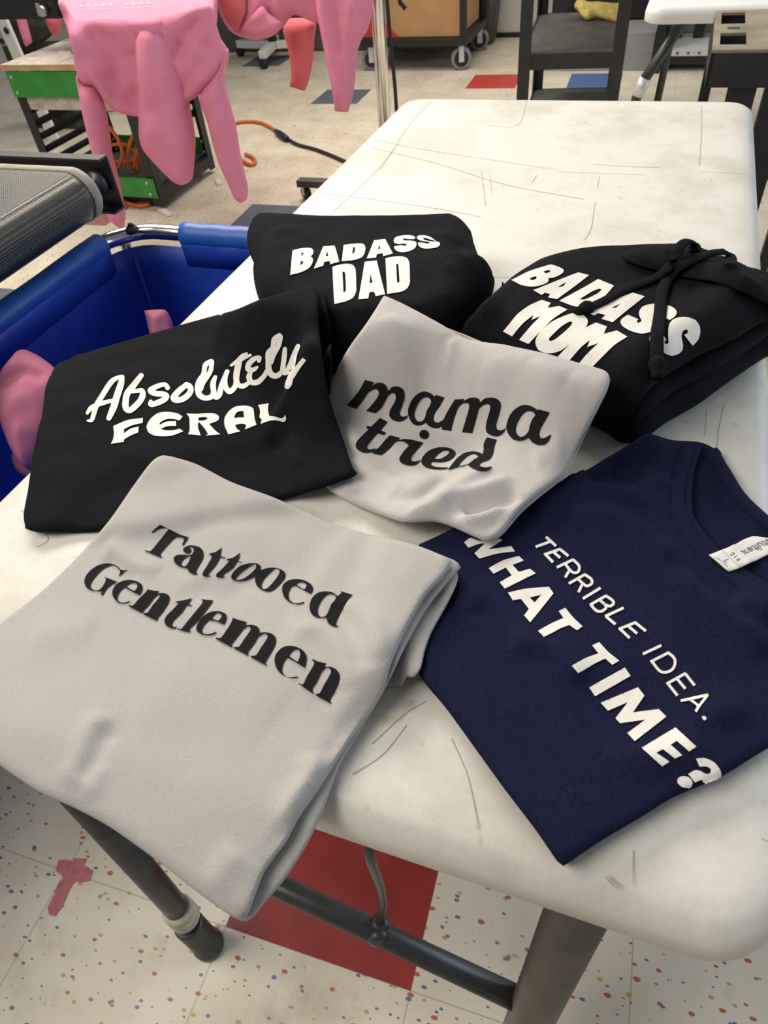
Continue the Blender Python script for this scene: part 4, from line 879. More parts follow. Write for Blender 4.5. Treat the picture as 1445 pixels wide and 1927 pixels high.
# 4 - light grey tee in the middle
g_mam = garment('folded_tee', atz(860, 790, TH), 'pale grey folded tee reading mama tried in black script, between the hoodies')
MAM = [(722, 559, 1), (760, 576), (830, 613), (880, 641), (935, 651), (1000, 663), (1080, 684), (1138, 701), (1148, 712), (1140, 738), (1120, 777), (1095, 822), (1080, 853), (1060, 892), (1010, 932), (975, 962), (940, 1006), (917, 1018), (890, 1008), (850, 990), (820, 981), (760, 982), (720, 970), (660, 945), (612, 915), (596, 870), (600, 800), (617, 737), (650, 667), (690, 611)]
lo = Cloth([(740, 600), (1000, 680), (1132, 712), (1147, 720), (1138, 745), (1118, 785), (1096, 830), (1082, 860), (1064, 895), (1014, 936), (980, 966), (943, 1008), (920, 1016), (880, 985), (760, 960), (640, 880), (640, 740)], .0055, .003, seed=12, drape=5)
lo.build('folded_layer', 'light_grey_jersey', g_mam)
mam = Cloth(MAM, .0085, .0045, step=.004, frac=.45, noise=.0012, wl=.06, seed=13, drape=5,
            wr=[([(760, 980), (800, 960), (850, 925), (920, 880)], 0.0084, .009), ([(820, 985), (835, 950), (900, 925), (960, 900)], 0.0075, .008), ([(735, 935), (790, 930), (840, 895)], -0.0056, .007), ([(640, 660), (700, 668), (760, 700), (790, 730)], 0.0075, .012),
                ([(720, 600), (780, 640), (840, 650)], 0.0047, .012), ([(850, 640), (845, 680), (830, 700)], 0.0038, .006), ([(900, 715), (980, 700), (1060, 720)], 0.0056, .016), ([(870, 960), (930, 945), (975, 930)], -0.0084, .007), ([(860, 985), (910, 975), (945, 950)], 0.0066, .006),
                ([(1000, 870), (1060, 850)], 0.0056, .012), ([(980, 800), (1040, 830), (1070, 870)], 0.0038, .014), ([(650, 870), (720, 900), (760, 915)], 0.0047, .010), ([(650, 720), (690, 740), (720, 760)], 0.0047, .01), ([(640, 780), (680, 850), (720, 880)], 0.0038, .012), ([(930, 640), (990, 690)], 0.0038, .012), ([(770, 860), (860, 900)], -0.0034, .010)],
            bumps=[(700, 620, .003, .03), (1000, 740, .003, .03)])
mam.build('front_panel', 'light_grey_jersey', g_mam)
# 5 - black tee at the left
g_abs = garment('folded_tee', atz(360, 780, TH), 'black folded tee at the left table edge reading Absolutely FERAL in white')
lo = Cloth([(606, 543), (613, 570), (620, 611), (624, 680), (620, 745), (600, 780), (400, 850), (180, 900), (75, 1000), (46, 985), (52, 930), (75, 800), (120, 720), (250, 655), (440, 600)], .006, .003, seed=21, drape=4, noise=.0008)
lo.build('folded_layer', 'black_jersey', g_abs)
ab = Cloth([(595, 540, 1), (497, 566), (437, 588), (332, 618), (214, 652), (112, 688), (97, 708), (86, 735), (81, 776), (67, 867), (50, 950), (47, 994, 1), (60, 998), (122, 1000), (181, 998), (280, 985), (400, 960), (526, 940), (611, 914), (673, 892, 1), (664, 880), (647, 830), (629, 780), (616, 731), (606, 670), (600, 611), (598, 560)], .0095, .0045, frac=.5, step=.005, noise=.0013, wl=.09, seed=22, drape=4,
           wr=[([(520, 845), (530, 800), (560, 760), (600, 735)], -0.0070, .010), ([(330, 640), (360, 680), (420, 700)], 0.0047, .014), ([(110, 780), (170, 760), (230, 790)], 0.0035, .02), ([(540, 830), (560, 880)], 0.0047, .012), ([(560, 640), (590, 690)], 0.0047, .012), ([(480, 690), (540, 720), (590, 700)], 0.0035, .016), ([(230, 850), (330, 870)], 0.0029, .02), ([(575, 590), (580, 700), (600, 730)], 0.0042, .012), ([(180, 700), (260, 720)], 0.0035, .016)])
ab.build('front_panel', 'black_jersey', g_abs)
# 6 - grey tee in front
g_tat = garment('folded_tee', atz(400, 1300, TH), 'large grey folded tee hanging over the near table edge reading Tattooed Gentlemen')
l3 = Cloth([(700, 1040), (858, 1075), (862, 1090), (845, 1130), (812, 1190), (800, 1222), (790, 1262), (772, 1278), (768, 1268), (757, 1290), (740, 1290), (650, 1300), (600, 1200)], 0.0045, .002, seed=31, drape=2, noise=.0003)
l3.build('folded_layer', 'grey_jersey', g_tat)
TL = [(309, 860), (287, 871), (249, 921), (206, 983), (143, 1055), (81, 1114), (0, 1178), (-60, 1230), (-100, 1330), (-60, 1400), (0, 1441), (75, 1491), (143, 1522), (206, 1556), (299, 1622), (374, 1681), (440, 1727)]
TT = [(340, 866), (374, 877), (436, 909), (520, 940), (623, 986), (685, 1005), (779, 1027)]
l2_ = Cloth(TL + [(458, 1734), (470, 1733), (498, 1699), (535, 1656), (579, 1587), (610, 1519), (641, 1438), (679, 1376), (729, 1288), (756, 1230), (800, 1150), (845, 1092), (869, 1066, 1), (855, 1056, 1)] + TT[::-1], .0065, .0035, seed=32, drape=2, noise=.0005, step=.005)
l2_.build('folded_layer', 'grey_jersey', g_tat)
tat = Cloth(TL + [(458, 1730), (466, 1722), (478, 1690), (498, 1640), (540, 1582), (560, 1543), (600, 1485), (660, 1392), (716, 1311), (738, 1243), (766, 1182), (803, 1119), (834, 1086), (853, 1056, 1)] + TT[::-1], .0085, .0045, frac=.45, step=.004, noise=.0011, wl=.11, seed=33, drape=2,
            wr=[([(560, 1180), (610, 1190), (648, 1230), (655, 1300)], 0.0059, .010), ([(650, 1140), (700, 1180), (716, 1240)], 0.0051, .009), ([(540, 1560), (556, 1510), (590, 1460), (585, 1420)], 0.0059, .010), ([(480, 1690), (505, 1630), (545, 1560)], -0.0051, .006),
                ([(155, 1470), (185, 1400), (215, 1370)], -0.0043, .009), ([(130, 1480), (160, 1420), (190, 1340)], 0.0051, .011), ([(165, 1500), (195, 1440)], 0.0026, .008), ([(205, 1020), (250, 1060), (300, 1075)], 0.0043, .010), ([(200, 1050), (255, 1090)], -0.0034, .008), ([(340, 1110), (420, 1120), (470, 1095), (530, 1080)], -0.0024, .014),
                ([(380, 1000), (480, 1010), (560, 1050)], 0.0020, .016), ([(400, 1680), (420, 1640), (450, 1600)], 0.0034, .010), ([(250, 1330), (400, 1300), (520, 1350)], 0.0026, .03), ([(60, 1200), (180, 1180)], 0.0026, .02), ([(690, 1250), (670, 1310), (620, 1360)], 0.0037, .012), ([(690, 1090), (640, 1150)], 0.0027, .014), ([(700, 1330), (660, 1380), (610, 1440)], -0.0031, .008)],
            bumps=[(360, 900, .003, .03), (640, 1230, .004, .02)])
tat.build('front_panel', 'grey_jersey', g_tat)
# ------------------------------------------------------------------ printed lettering, laid on the cloth it is printed on
class Ink:
    def __init__(s, cl, ox, oy, k=5.0, smooth=True): s.cl, s.ox, s.oy, s.k, s.sm = cl, ox, oy, k, smooth; s.v = []; s.f = []
    def at(s, ox, oy, k=5.0): s.ox, s.oy, s.k = ox, oy, k; return s
    def px(s, x, y): return s.ox + x / s.k, s.oy + y / s.k
    def _add(s, pts, faces):
        b_ = len(s.v); s.v += [tuple(p) for p in pts]; s.f += [tuple(k + b_ for k in f) for f in faces]
    def glyph(s, txt):
        """contours parted by |, points 'x,y'; * marks a corner, ~ a curve point"""
        cont = []
        for c in txt.split('|'):
            pts = []
            for t in c.split():
                sm = s.sm
                if t[-1] == '*': sm = False; t = t[:-1]
                elif t[-1] == '~': sm = True; t = t[:-1]
                x, y = t.split(','); q = s.px(float(x), float(y)); pts.append(q if sm else (*q, 1))
            cont.append(outline(pts, 2.2))
        if True:
            allp = np.vstack(cont); edges = []; b_ = 0
            for c in cont: n = len(c); edges += [(b_ + i, b_ + (i + 1) % n) for i in range(n)]; b_ += n
            x0, y0 = allp.min(0); x1, y1 = allp.max(0)
            X, Y = np.meshgrid(np.arange(x0, x1, 4.0), np.arange(y0, y1, 4.0)); X = X.ravel(); Y = Y.ravel()
            m = np.zeros(X.shape, bool); dm = np.full(X.shape, 99.0)
            for c in cont: m ^= inside(X, Y, c); dm = np.minimum(dm, segdist(X, Y, c, np.roll(c, -1, 0)))
            ok = m & (dm > 1.5); P = np.vstack([allp, np.stack([X[ok], Y[ok]], 1)])
            vv, ee, ff, a, b2, c2 = delaunay_2d_cdt([Vector(p) for p in P], edges, [], 0, 1e-5)
            V2 = np.array([(v.x, v.y) for v in vv]); ce = np.array([V2[list(f)].mean(0) for f in ff])
            m = np.zeros(len(ce), bool)
            for c in cont: m ^= inside(ce[:, 0], ce[:, 1], c)
            s._add(V2, [f for f, k in zip(ff, m) if k])
        return s
    def glyphs(s, txt):
        for l in txt.strip().split('\n'):
            if l.strip(): s.glyph(l.strip())
        return s
    def stroke(s, pts, w=None, cap='r', sm=True):
        """brush stroke: points x,y,half-width"""
        P = [(p[0], p[1], p[2] if len(p) > 2 else w) for p in pts]
        q = np.array(crom(P, 6) if sm and len(P) > 2 else crom(P, 4) if len(P) == 2 else P, float)
        xy = np.stack(s.px(q[:, 0], q[:, 1]), 1); wd = np.maximum(q[:, 2], 1) / s.k
        if len(P) > 2 and not sm:                            # straight pieces with round joints
            for a, b_ in zip(P, P[1:]): s.stroke([a, b_], cap=cap)
            return s
        T = np.gradient(xy, axis=0); T /= np.linalg.norm(T, axis=1)[:, None] + 1e-9; Nn = np.stack([-T[:, 1], T[:, 0]], 1)
        F = (-1, -.5, 0, .5, 1); n = len(xy); pts2 = [xy[i] + Nn[i] * wd[i] * f for i in range(n) for f in F]
        fc = [(i * 5 + j, i * 5 + j + 1, i * 5 + j + 6, i * 5 + j + 5) for i in range(n - 1) for j in range(4)]
        s._add(pts2, fc)
        if cap == 'r':
            for e, d in ((0, -1), (n - 1, 1)):
                A = [xy[e]] + [xy[e] + wd[e] * (Nn[e] * math.cos(t) + d * T[e] * math.sin(t)) for t in np.linspace(0, PI, 9)]
                s._add(A, [(0, k, k + 1) for k in range(1, 9)])
        return s
    def dot(s, x, y, rx, ry, rot=0):
        t = np.linspace(0, 2 * PI, 22, endpoint=False); c, s_ = math.cos(rot), math.sin(rot)
        pt = [s.px(x, y)] + [s.px(x + .5 * (rx * math.cos(a) * c - ry * math.sin(a) * s_), y + .5 * (rx * math.cos(a) * s_ + ry * math.sin(a) * c)) for a in t] + [s.px(x + rx * math.cos(a) * c - ry * math.sin(a) * s_, y + rx * math.cos(a) * s_ + ry * math.sin(a) * c) for a in t]
        n = 22; s._add(pt, [(0, 1 + k, 1 + (k + 1) % n) for k in range(n)] + [(1 + k, 1 + (k + 1) % n, 1 + n + (k + 1) % n, 1 + n + k) for k in range(n)]); return s
    def build(s, name, m, parent, label=None, off=0.0010):
        A = np.array(s.v); X = s.cl.on(A[:, 0], A[:, 1], off)
        me = bpy.data.meshes.new(name); faces = []
        for f in s.f:
            p = X[list(f[:3])]; nz = np.cross(p[1] - p[0], p[2] - p[0])[2]; faces.append(f if nz > 0 else f[::-1])
        me.from_pydata([tuple(map(float, v)) for v in X], [], faces); me.polygons.foreach_set('use_smooth', [True] * len(me.polygons)); me.update()
        o = link(name, me, m, parent)
        if label: o['label'] = label
        return o

i = Ink(dad, 544, 435, smooth=False)
i.glyphs('''33,187 120,167~ 200,165~ 228,185~ 222,225~ 203,243 222,262~ 222,300~ 190,350~ 120,390~ 12,418 | 118,210 133,210~ 134,225~ 115,243 | 110,292 130,290~ 130,308~ 106,328
322,150 430,142 473,293 388,318 379,288 330,297 322,332 232,360 | 358,196 368,240 344,243
513,137 600,125~ 690,124~ 716,150~ 710,215~ 680,255~ 600,280~ 495,290 | 602,160 618,158~ 615,205~ 594,224
800,92 905,80 977,217 886,243 880,215 826,225 818,256 731,263 | 848,137 860,172 838,177''')
i.sm = True
i.glyphs('''983,96 1000,65 1060,48 1130,44 1180,55 1188,72 1175,82* 1110,80 1075,76 1078,92 1140,95 1190,105 1200,125 1185,165 1140,192 1070,206 1020,197 990,170 987,150* 1060,138 1095,145 1103,130 1080,125 1020,128 990,115
1203,60 1225,46 1280,46 1330,60 1390,101* 1330,84 1275,68 1262,78 1290,93 1340,103 1412,108 1422,130 1400,155 1350,167 1270,170 1225,150 1213,125 1218,110* 1260,115 1300,123 1325,118 1315,108 1280,102 1230,92 1205,75''')
i.build('printed_word', 'white_ink', g_dad, 'white slanted word BADASS')
i = Ink(dad, 544, 435, smooth=False)
i.glyphs('''407,343 460,325~ 540,313~ 600,325~ 625,365~ 632,520~ 632,570~ 605,630~ 540,665~ 425,692 | 502,393 522,390~ 530,420 535,550~ 530,575~ 512,583
712,295 825,282 903,602 815,618 800,577 755,582 746,640 653,649 | 766,408 785,490 758,496
907,263 970,248~ 1060,244~ 1110,262~ 1130,300~ 1136,430~ 1135,495~ 1110,545~ 1060,575~ 922,598 | 1008,318 1026,316~ 1030,345~ 1038,480~ 1030,490~ 1016,492''')
i.build('printed_word', 'white_ink', g_dad, 'tall white word DAD')

i = Ink(mom, 944, 470, smooth=False)
i.glyphs('''90,292 260,208~ 395,165~ 450,148~ 480,150~ 570,185~ 583,210~ 560,235~ 500,265~ 435,275 440,295~ 420,320~ 340,348~ 270,354~ 180,338~ | 390,213 430,200~ 455,203~ 450,217~ 415,230 | 262,280 310,258~ 330,265~ 318,283~ 285,295
295,387 480,313~ 640,250~ 720,220 822,246 700,340~ 520,472 435,456 455,425 405,412 375,433 | 522,360 605,310 580,350
540,487 700,400~ 800,345~ 905,282 1055,345 1010,400~ 960,450~ 880,505 800,525~ 740,548~ 660,533~ | 730,475 850,400~ 915,375~ 935,380~ 930,395~ 880,430~ 780,475~
805,597 1000,500~ 1228,410 1343,446 1180,575~ 1042,690 936,658 975,622 905,605 870,626 | 1027,556 1118,512 1075,553''')
i.sm = True; i.at(1070, 520)
i.glyphs('''485,440 495,410 555,368* 655,412* 640,430 645,443 665,443 685,425 668,390 660,345 690,295 760,270 850,263 900,275 960,290 1005,320 1016,350 1000,385 950,420* 890,385* 880,400 900,440 870,480 800,515 740,540 680,547 590,525 510,480
755,600 765,565 795,535 860,540 915,600* 895,625 900,640 930,635 930,560 940,470 980,415 1060,390 1130,395 1190,420 1225,470 1232,530 1210,600 1160,657* 1080,555* 1110,540 1115,515 1100,505 1070,520 1055,570 1068,650 1060,700 1020,735 960,750 890,725 840,690 780,660''')
i.build('printed_word', 'white_ink', g_mom, 'white slanted word BADASS')
i = Ink(mom, 944, 470, smooth=False)
i.glyphs('''15,772 60,720~ 150,610~ 260,530~ 375,478 460,507 432,555 540,537 617,570 480,660~ 380,760~ 310,830~ 255,890 168,850 270,730~ 365,632 280,668 300,620 200,700~ 100,818
510,1030 640,890~ 760,760~ 885,692 988,730 958,800 1082,768 1182,826 1060,905~ 940,1020~ 830,1130 700,1110 790,1000~ 908,885 805,922 830,855 740,930~ 610,1080 500,1070''')
i.sm = True
i.glyph('320,880 330,830 380,760 480,680 600,625 680,603 760,620 805,665 800,720 740,800 640,890 560,950 480,975 420,975 350,945 | 445,845 470,815 560,730 640,683 662,690 650,720 590,780 500,850 460,862')
i.build('printed_word', 'white_ink', g_mom, 'tall white word MOM')

i = Ink(ab, 160, 620)
for st in ([(25, 864, 8), (65, 858, 19), (85, 800, 23), (110, 720, 25), (170, 620, 25), (250, 500, 25), (320, 455, 18), (355, 450, 14)], [(352, 455, 22), (340, 520, 30), (300, 640, 32), (270, 740, 32), (228, 840, 24)], [(25, 792, 15), (60, 745, 22), (120, 715, 22), (200, 690, 20), (290, 670, 15)],
           [(530, 440, 24), (460, 530, 30), (400, 610, 30), (385, 680, 30), (385, 740, 30), (410, 770, 24), (450, 750, 28), (520, 680, 28), (545, 620, 28), (535, 580, 22), (490, 585, 20), (440, 590, 18)],
           [(780, 555, 22), (760, 527, 20), (710, 530, 22), (640, 562, 26), (620, 585, 28), (670, 610, 26), (740, 615, 26), (770, 635, 26), (740, 670, 28), (660, 705, 26), (620, 710, 24), (620, 684, 18)],
           [(960, 525, 24), (890, 580, 28), (840, 640, 30), (850, 668, 28), (910, 665, 28), (970, 625, 28), (995, 580, 28), (985, 540, 26), (950, 525, 22)]): i.stroke(st)
i.at(330, 610)
for st in ([(340, 360, 26), (285, 390, 24), (270, 470, 22), (230, 540, 28), (208, 600, 24), (228, 670, 28), (280, 702, 24), (340, 690, 24), (365, 640, 24)], [(345, 365, 22), (335, 440, 22), (300, 500, 24), (262, 560, 22), (240, 620, 22)],
           [(377, 502, 18), (357, 560, 27), (360, 620, 26), (377, 690, 25), (415, 670, 26), (437, 580, 24), (492, 450, 22)], [(480, 480, 20), (468, 540, 24), (475, 600, 26), (512, 640, 26), (560, 600, 24), (575, 540, 20)],
           [(605, 365, 28), (585, 450, 30), (578, 530, 28), (600, 578, 24), (640, 588, 24), (690, 560, 20)], [(530, 390, 12), (590, 350, 22), (640, 300, 22), (678, 275, 11)], [(610, 350, 14), (660, 315, 16), (713, 290, 13)],
           [(792, 345, 18), (800, 312, 16), (750, 325, 23), (700, 372, 26), (690, 425, 24), (740, 428, 22), (775, 405, 13)], [(715, 445, 20), (700, 500, 27), (722, 548, 26), (780, 545, 26), (838, 490, 22), (865, 440, 20)],
           [(982, 112, 28), (938, 145, 27), (920, 220, 22), (882, 270, 26), (880, 350, 26), (885, 430, 28), (915, 478, 28), (965, 483, 26), (1005, 450, 22)], [(990, 122, 26), (975, 200, 23), (930, 285, 22), (908, 360, 18)],
           [(1035, 232, 20), (1030, 300, 24), (1020, 380, 24), (1018, 440, 26), (1050, 452, 26), (1090, 380, 26), (1130, 280, 26), (1160, 210, 22)], [(1140, 260, 20), (1115, 360, 24), (1095, 480, 26), (1072, 555, 32), (1060, 585, 26)]): i.stroke(st)
i.stroke([(1105, 500, 20), (1150, 420, 22), (1218, 328, 20)], cap='f')
i.build('printed_word', 'white_ink', g_abs, 'white brush script word Absolutely')
i = Ink(ab, 160, 620)
i.glyphs('''268,915* 400,860 548,838* 545,885* 440,910 370,945* 368,985* 430,940 507,920* 503,975* 430,1005 365,1045* 370,1065* 310,1072 247,1083* 268,1035 275,980
920,825* 870,795 780,782 690,793 620,845 582,915 597,970 650,1003 730,1012 820,1005 927,965* 893,940* 830,955 760,955 712,941* 780,916 860,913* 857,868* 770,873 702,903* 710,880 770,850 830,848 893,862*
955,797* 1060,800 1150,793 1220,797 1262,825 1255,860 1200,885 1170,895* 1230,960 1275,993* 1140,1005* 1160,990* 1120,930 1068,872* 1065,930 1090,1003* 970,992* 985,960 985,870 980,830 | 1070,835* 1130,830 1155,842 1130,860 1070,865*''')
i.at(330, 610)
i.glyphs('''500,1043* 465,960 465,890 500,830 560,785 640,772 700,780 735,800 748,900 765,953* 655,997* 665,955 620,943 565,955* 580,990 614,1015* | 553,890* 575,840 610,825 642,825* 648,885* 600,885
778,768* 880,750* 875,810 890,868* 940,870 1000,885 1030,870 1035,850* 1048,885 1030,918 980,910 930,905 870,920 805,945* 815,900 795,885 800,830 790,790''')
i.build('printed_word', 'white_ink', g_abs, 'white lettering word FERAL')

i = Ink(mam, 640, 690)
i.glyphs('''235,123* 318,145* 298,190* 340,155 390,150 430,175 452,232* 490,190 545,185 590,210 606,255 600,310 570,400 558,440 575,468 610,470 640,452* 620,490 580,515 540,518 490,500 465,465 470,410 510,340 525,290 515,250 490,245 450,270* 425,320 390,380 332,438* 245,417* 290,370 350,290 365,240 345,210 310,215 265,240* 220,310 153,398* 68,363* 130,290 190,210
985,288* 940,370 895,435 880,490 895,522 930,528 975,500* 960,555 930,580 890,583 840,565 803,530* 770,550 730,558 690,545 655,500 640,450 640,400 665,330 720,260 790,232 840,242 880,270 893,283* 902,264* | 860,325 835,290 795,287 750,320 715,380 698,440 705,490 735,520 775,515 800,480 815,420 850,360''')
i.at(780, 700)
i.glyphs('''385,258* 470,253* 460,278* 520,245 580,240 610,255 618,290* 660,252 720,240 775,250 810,285 815,330 790,430 770,500 780,540 810,550 845,540 870,518* 850,560 820,590 780,608 730,600 685,570 675,520 690,440 715,350 712,310 690,300 650,310 608,345* 585,430 545,577* 450,567* 480,470 515,350 515,300 490,290 450,300 410,340* 375,440 345,557* 258,545* 265,480 300,400 340,330
1170,350* 1273,380* 1240,440 1185,540 1175,590 1190,622 1220,625 1250,610 1285,590* 1288,600* 1265,650 1225,685 1170,690 1120,670 1075,620* 1040,640 990,650 930,635 890,590 868,530 875,480 900,410 950,350 1010,315 1060,310 1110,325 1168,362* | 1140,405 1115,375 1070,368 1020,400 980,460 955,530 965,580 1000,612 1040,600 1075,560 1090,500 1115,440''')
i.build('printed_word', 'black_ink', g_mam, 'black script word mama')
i = Ink(mam, 640, 690)
i.glyphs('''377,483* 445,523* 380,603* 428,625* 413,650* 350,632* 290,700 250,750 258,780 300,783 340,770* 310,800 260,815 210,812 160,780 147,740 165,700 210,650 265,598* 245,582* 257,560* 290,570*
467,652* 560,675* 545,700* 600,688 680,695* 700,720 640,745* 610,715 560,705 520,715 460,780 385,838* 298,820* 320,795* 360,770 420,700 450,670
640,690 700,700 782,722* 740,770 680,830 660,865 670,893 710,897 768,880* 740,905 700,930 650,935 590,920 558,890 560,860 600,800 650,745* 600,705
1010,965* 950,973 880,970 810,955 768,915 770,870 810,815 870,780 940,765 1010,768 1065,790 1087,820 1070,855 1020,890 950,905 870,900* 855,915 865,935 910,950 1030,955* | 885,872* 900,850 960,800 1010,795 1028,812 1000,845 940,875
1018,980* 1050,930 1100,870 1170,820 1250,805 1310,815 1340,830* 1352,790 1355,730 1385,668* 1478,690* 1460,730 1435,830 1400,880 1330,905 1310,925 1325,948 1370,955 1430,945* 1410,965 1370,985 1310,985 1250,965 1200,930* 1150,945 1105,950* 1060,965 | 1108,942* 1140,900 1200,845 1260,825 1305,855* 1260,880 1210,920 1150,935''')
i.dot(790, 643, 45, 43)
i.build('printed_word', 'black_ink', g_mam, 'black script word tried')

i = Ink(tat, 150, 970)
i.glyphs('''758,90* 860,140 960,190 1028,210* 1000,250 975,290* 965,280 985,235 960,212 905,208* 850,260 780,340 758,375 778,398* 765,405* 610,340* 620,332* 660,345 690,320 770,220 840,130* 800,122 750,130 685,170* 680,160 715,125
985,310 1030,288 1080,290 1130,305 1160,340 1168,380 1150,430 1105,510 1095,540 1112,555* 1100,563 1060,555 1025,530 1015,500* 980,500 930,480 895,445 887,405 910,382 960,375 1030,380 1060,370* 1075,340 1070,312 1050,302 1025,310* 1050,322 1045,350 1015,365 985,350 975,330 | 1048,388* 1000,400 960,440 960,475 985,487 1010,470 1035,430
1340,305* 1330,350 1325,388* 1372,402* 1368,412* 1322,400* 1290,460 1225,540 1205,562 1215,570 1238,570* 1225,580 1190,582 1160,570 1162,540 1200,480 1240,410 1250,385* 1222,378* 1225,365 1280,350 1310,330''')
i.at(400, 1010)
i.glyphs('''262,155* 245,215 232,234* 277,243* 272,251* 228,243* 190,300 110,355 98,378 128,382* 110,390 70,390 35,380 40,355 90,310 150,245 160,230* 130,228* 135,218 190,205 230,180
175,385 195,340 260,280 350,255 420,257 453,285 445,325 390,380 320,415 250,427 200,415 | 215,410 240,412 290,400 350,360 405,305 412,275 395,265 340,290 270,340 225,385
400,400 415,350 480,310 570,295 640,310 685,350 680,395 630,455 570,510 520,523 460,505 415,460 | 460,475 480,500 510,495 560,450 620,370 635,330 620,312 590,308 540,345 480,410
655,510 665,460 710,420 780,405 860,415 930,455 948,500 925,545* 860,510 775,465* 740,480 715,540 725,600 770,630 820,630 863,618* 860,635* 800,645 730,625 680,580 | 783,452* 850,495 870,500* 888,460 860,440 820,435
1195,515* 1323,553* 1280,590 1220,690 1165,800 1155,835 1180,850* 1170,858* 1120,845 1080,810 1072,765* 1030,775 960,760 920,710 915,650 940,580 990,535 1060,520 1130,530 1175,565* 1205,545 1215,530 | 1160,565 1110,545 1070,555 1020,610 990,680 995,740 1020,765 1060,755 1085,720 1120,640 1155,600''')
i.build('printed_word', 'black_ink', g_tat, 'black serif word Tattooed')
i = Ink(tat, 150, 970)
i.glyphs('''455,515* 420,540 365,583* 375,560 385,530 350,490 290,478 220,510 150,580 105,650 110,690 150,712 195,700 240,640 250,605* 235,585* 290,605 358,632* 310,650 260,690 215,760* 200,745 215,725 180,720 120,715 70,685 47,630 65,570 120,510 190,470 270,455 340,470 390,515* 420,518
318,770 310,720 340,660 400,625 470,612 540,625 585,655 593,690 580,735 560,755* 500,725 425,683* 390,710 360,760 360,805 390,825 440,822 472,810* 475,820 430,835 370,830 | 435,672* 500,710 520,715* 545,680 540,650 515,640 480,645
640,700* 690,712 750,718* 735,740* 790,735 835,755 850,790 830,840 770,930 735,970 738,990* 720,995* 600,935* 605,925 640,920 690,850 750,780 755,755 730,755 700,780* 650,850 600,900 600,915* 585,925* 462,860* 470,850 500,855 560,790 630,720
1058,785* 1040,815 1020,838* 1055,850* 1050,862* 1008,850* 960,920 880,1000 870,1040 890,1055 918,1052* 910,1068 880,1072 820,1045 800,1000 820,950 880,890 935,830* 900,825* 910,815 980,805
1145,793* 1200,802 1258,805* 1220,860 1110,1000 1030,1080 1050,1098* 1035,1107* 920,1080* 925,1070 955,1075 1010,1010 1100,900 1160,820
1100,1085 1110,1030 1160,960 1230,915 1310,908 1370,930 1385,970 1360,1035* 1290,1005 1215,990* 1170,1040 1150,1090 1170,1120 1230,1120 1285,1100* 1285,1115 1230,1135 1160,1130 | 1240,975* 1300,995 1310,995* 1340,950 1320,930 1285,925''')
i.at(400, 1010)
i.glyphs('''190,768* 250,790 322,808* 310,840* 370,835 420,850 445,890 442,910* 490,905 550,915 595,955 595,1010 560,1080 500,1180 495,1200 518,1215* 510,1222* 355,1135* 365,1128 410,1120 450,1060 520,950 505,920 470,925 430,945* 400,1000 340,1080 330,1105 345,1122* 335,1127* 198,1055* 210,1045 250,1040 300,970 360,880 350,852 320,855 290,875* 240,940 185,1010 178,1030 195,1042* 180,1048* 28,965* 40,955 75,960 130,890 185,800
585,1170 600,1110 650,1055 710,1032 780,1038 850,1075 885,1130 880,1190 868,1238* 790,1190 705,1140* 670,1190 655,1260 680,1310 730,1328 805,1318* 805,1332* 740,1338 660,1305 605,1245 | 718,1125* 790,1175 805,1180* 828,1110 810,1070 770,1070 740,1095
940,1155* 1000,1180 1072,1195* 1055,1235* 1110,1225 1165,1250 1200,1300 1190,1370 1150,1460 1110,1530 1110,1555 1125,1570* 1118,1578* 968,1495* 975,1485 1010,1475 1050,1400 1110,1300 1120,1265 1095,1240 1060,1245 1025,1275* 980,1370 940,1430 940,1460 958,1475* 950,1483* 806,1385* 815,1382 850,1395 890,1320 950,1220 960,1190 938,1165''')
i.build('printed_word', 'black_ink', g_tat, 'black serif word Gentlemen')

i = Ink(nav, 870, 1000)
def sg(*segs, w=13):
    for a in segs: i.stroke([(*p, w) for p in a], cap='f', sm=len(a) > 2)
sg([(785, 58), (880, 145)], [(832, 100), (688, 152)])
sg([(922, 172), (768, 226)], [(918, 175), (995, 238)], [(852, 198), (918, 255)], [(780, 222), (852, 298)])
sg([(1045, 270), (887, 345)], [(1040, 272), (1095, 330), (1090, 382), (1050, 396), (1010, 370), (970, 318)], [(1008, 368), (965, 440)])
sg([(1155, 410), (1000, 497)], [(1150, 412), (1212, 458), (1212, 500), (1170, 520), (1135, 500), (1090, 458)], [(1128, 500), (1090, 580)])
sg([(1298, 538), (1132, 640)])
i.at(1080, 1080)
sg([(300, 212), (148, 300)], [(298, 212), (362, 258), (368, 290), (335, 310), (292, 295), (238, 252)], [(155, 296), (205, 350), (250, 360), (292, 335), (296, 305), (240, 252)])
sg([(466, 326), (290, 407)], [(296, 404), (388, 482)])
sg([(582, 462), (418, 527)], [(575, 465), (675, 545)], [(505, 495), (592, 568)], [(428, 522), (522, 610)])
sg([(820, 678), (645, 760)])
sg([(892, 744), (716, 834)], [(885, 748), (938, 795), (948, 850), (922, 905), (860, 932), (800, 915), (728, 826)])
sg([(1050, 940), (868, 1042)], [(1045, 945), (1133, 1057)], [(965, 990), (1047, 1088)], [(878, 1034), (972, 1152)])
sg([(1002, 1200), (1262, 1148)], [(1258, 1148), (1143, 1302)], [(1085, 1184), (1185, 1250)])
i.dot(1228, 1360, 24, 22)
i.build('printed_line', 'white_ink', g_nav, 'thin white line TERRIBLE IDEA.')
i = Ink(nav, 870, 1000, smooth=False)
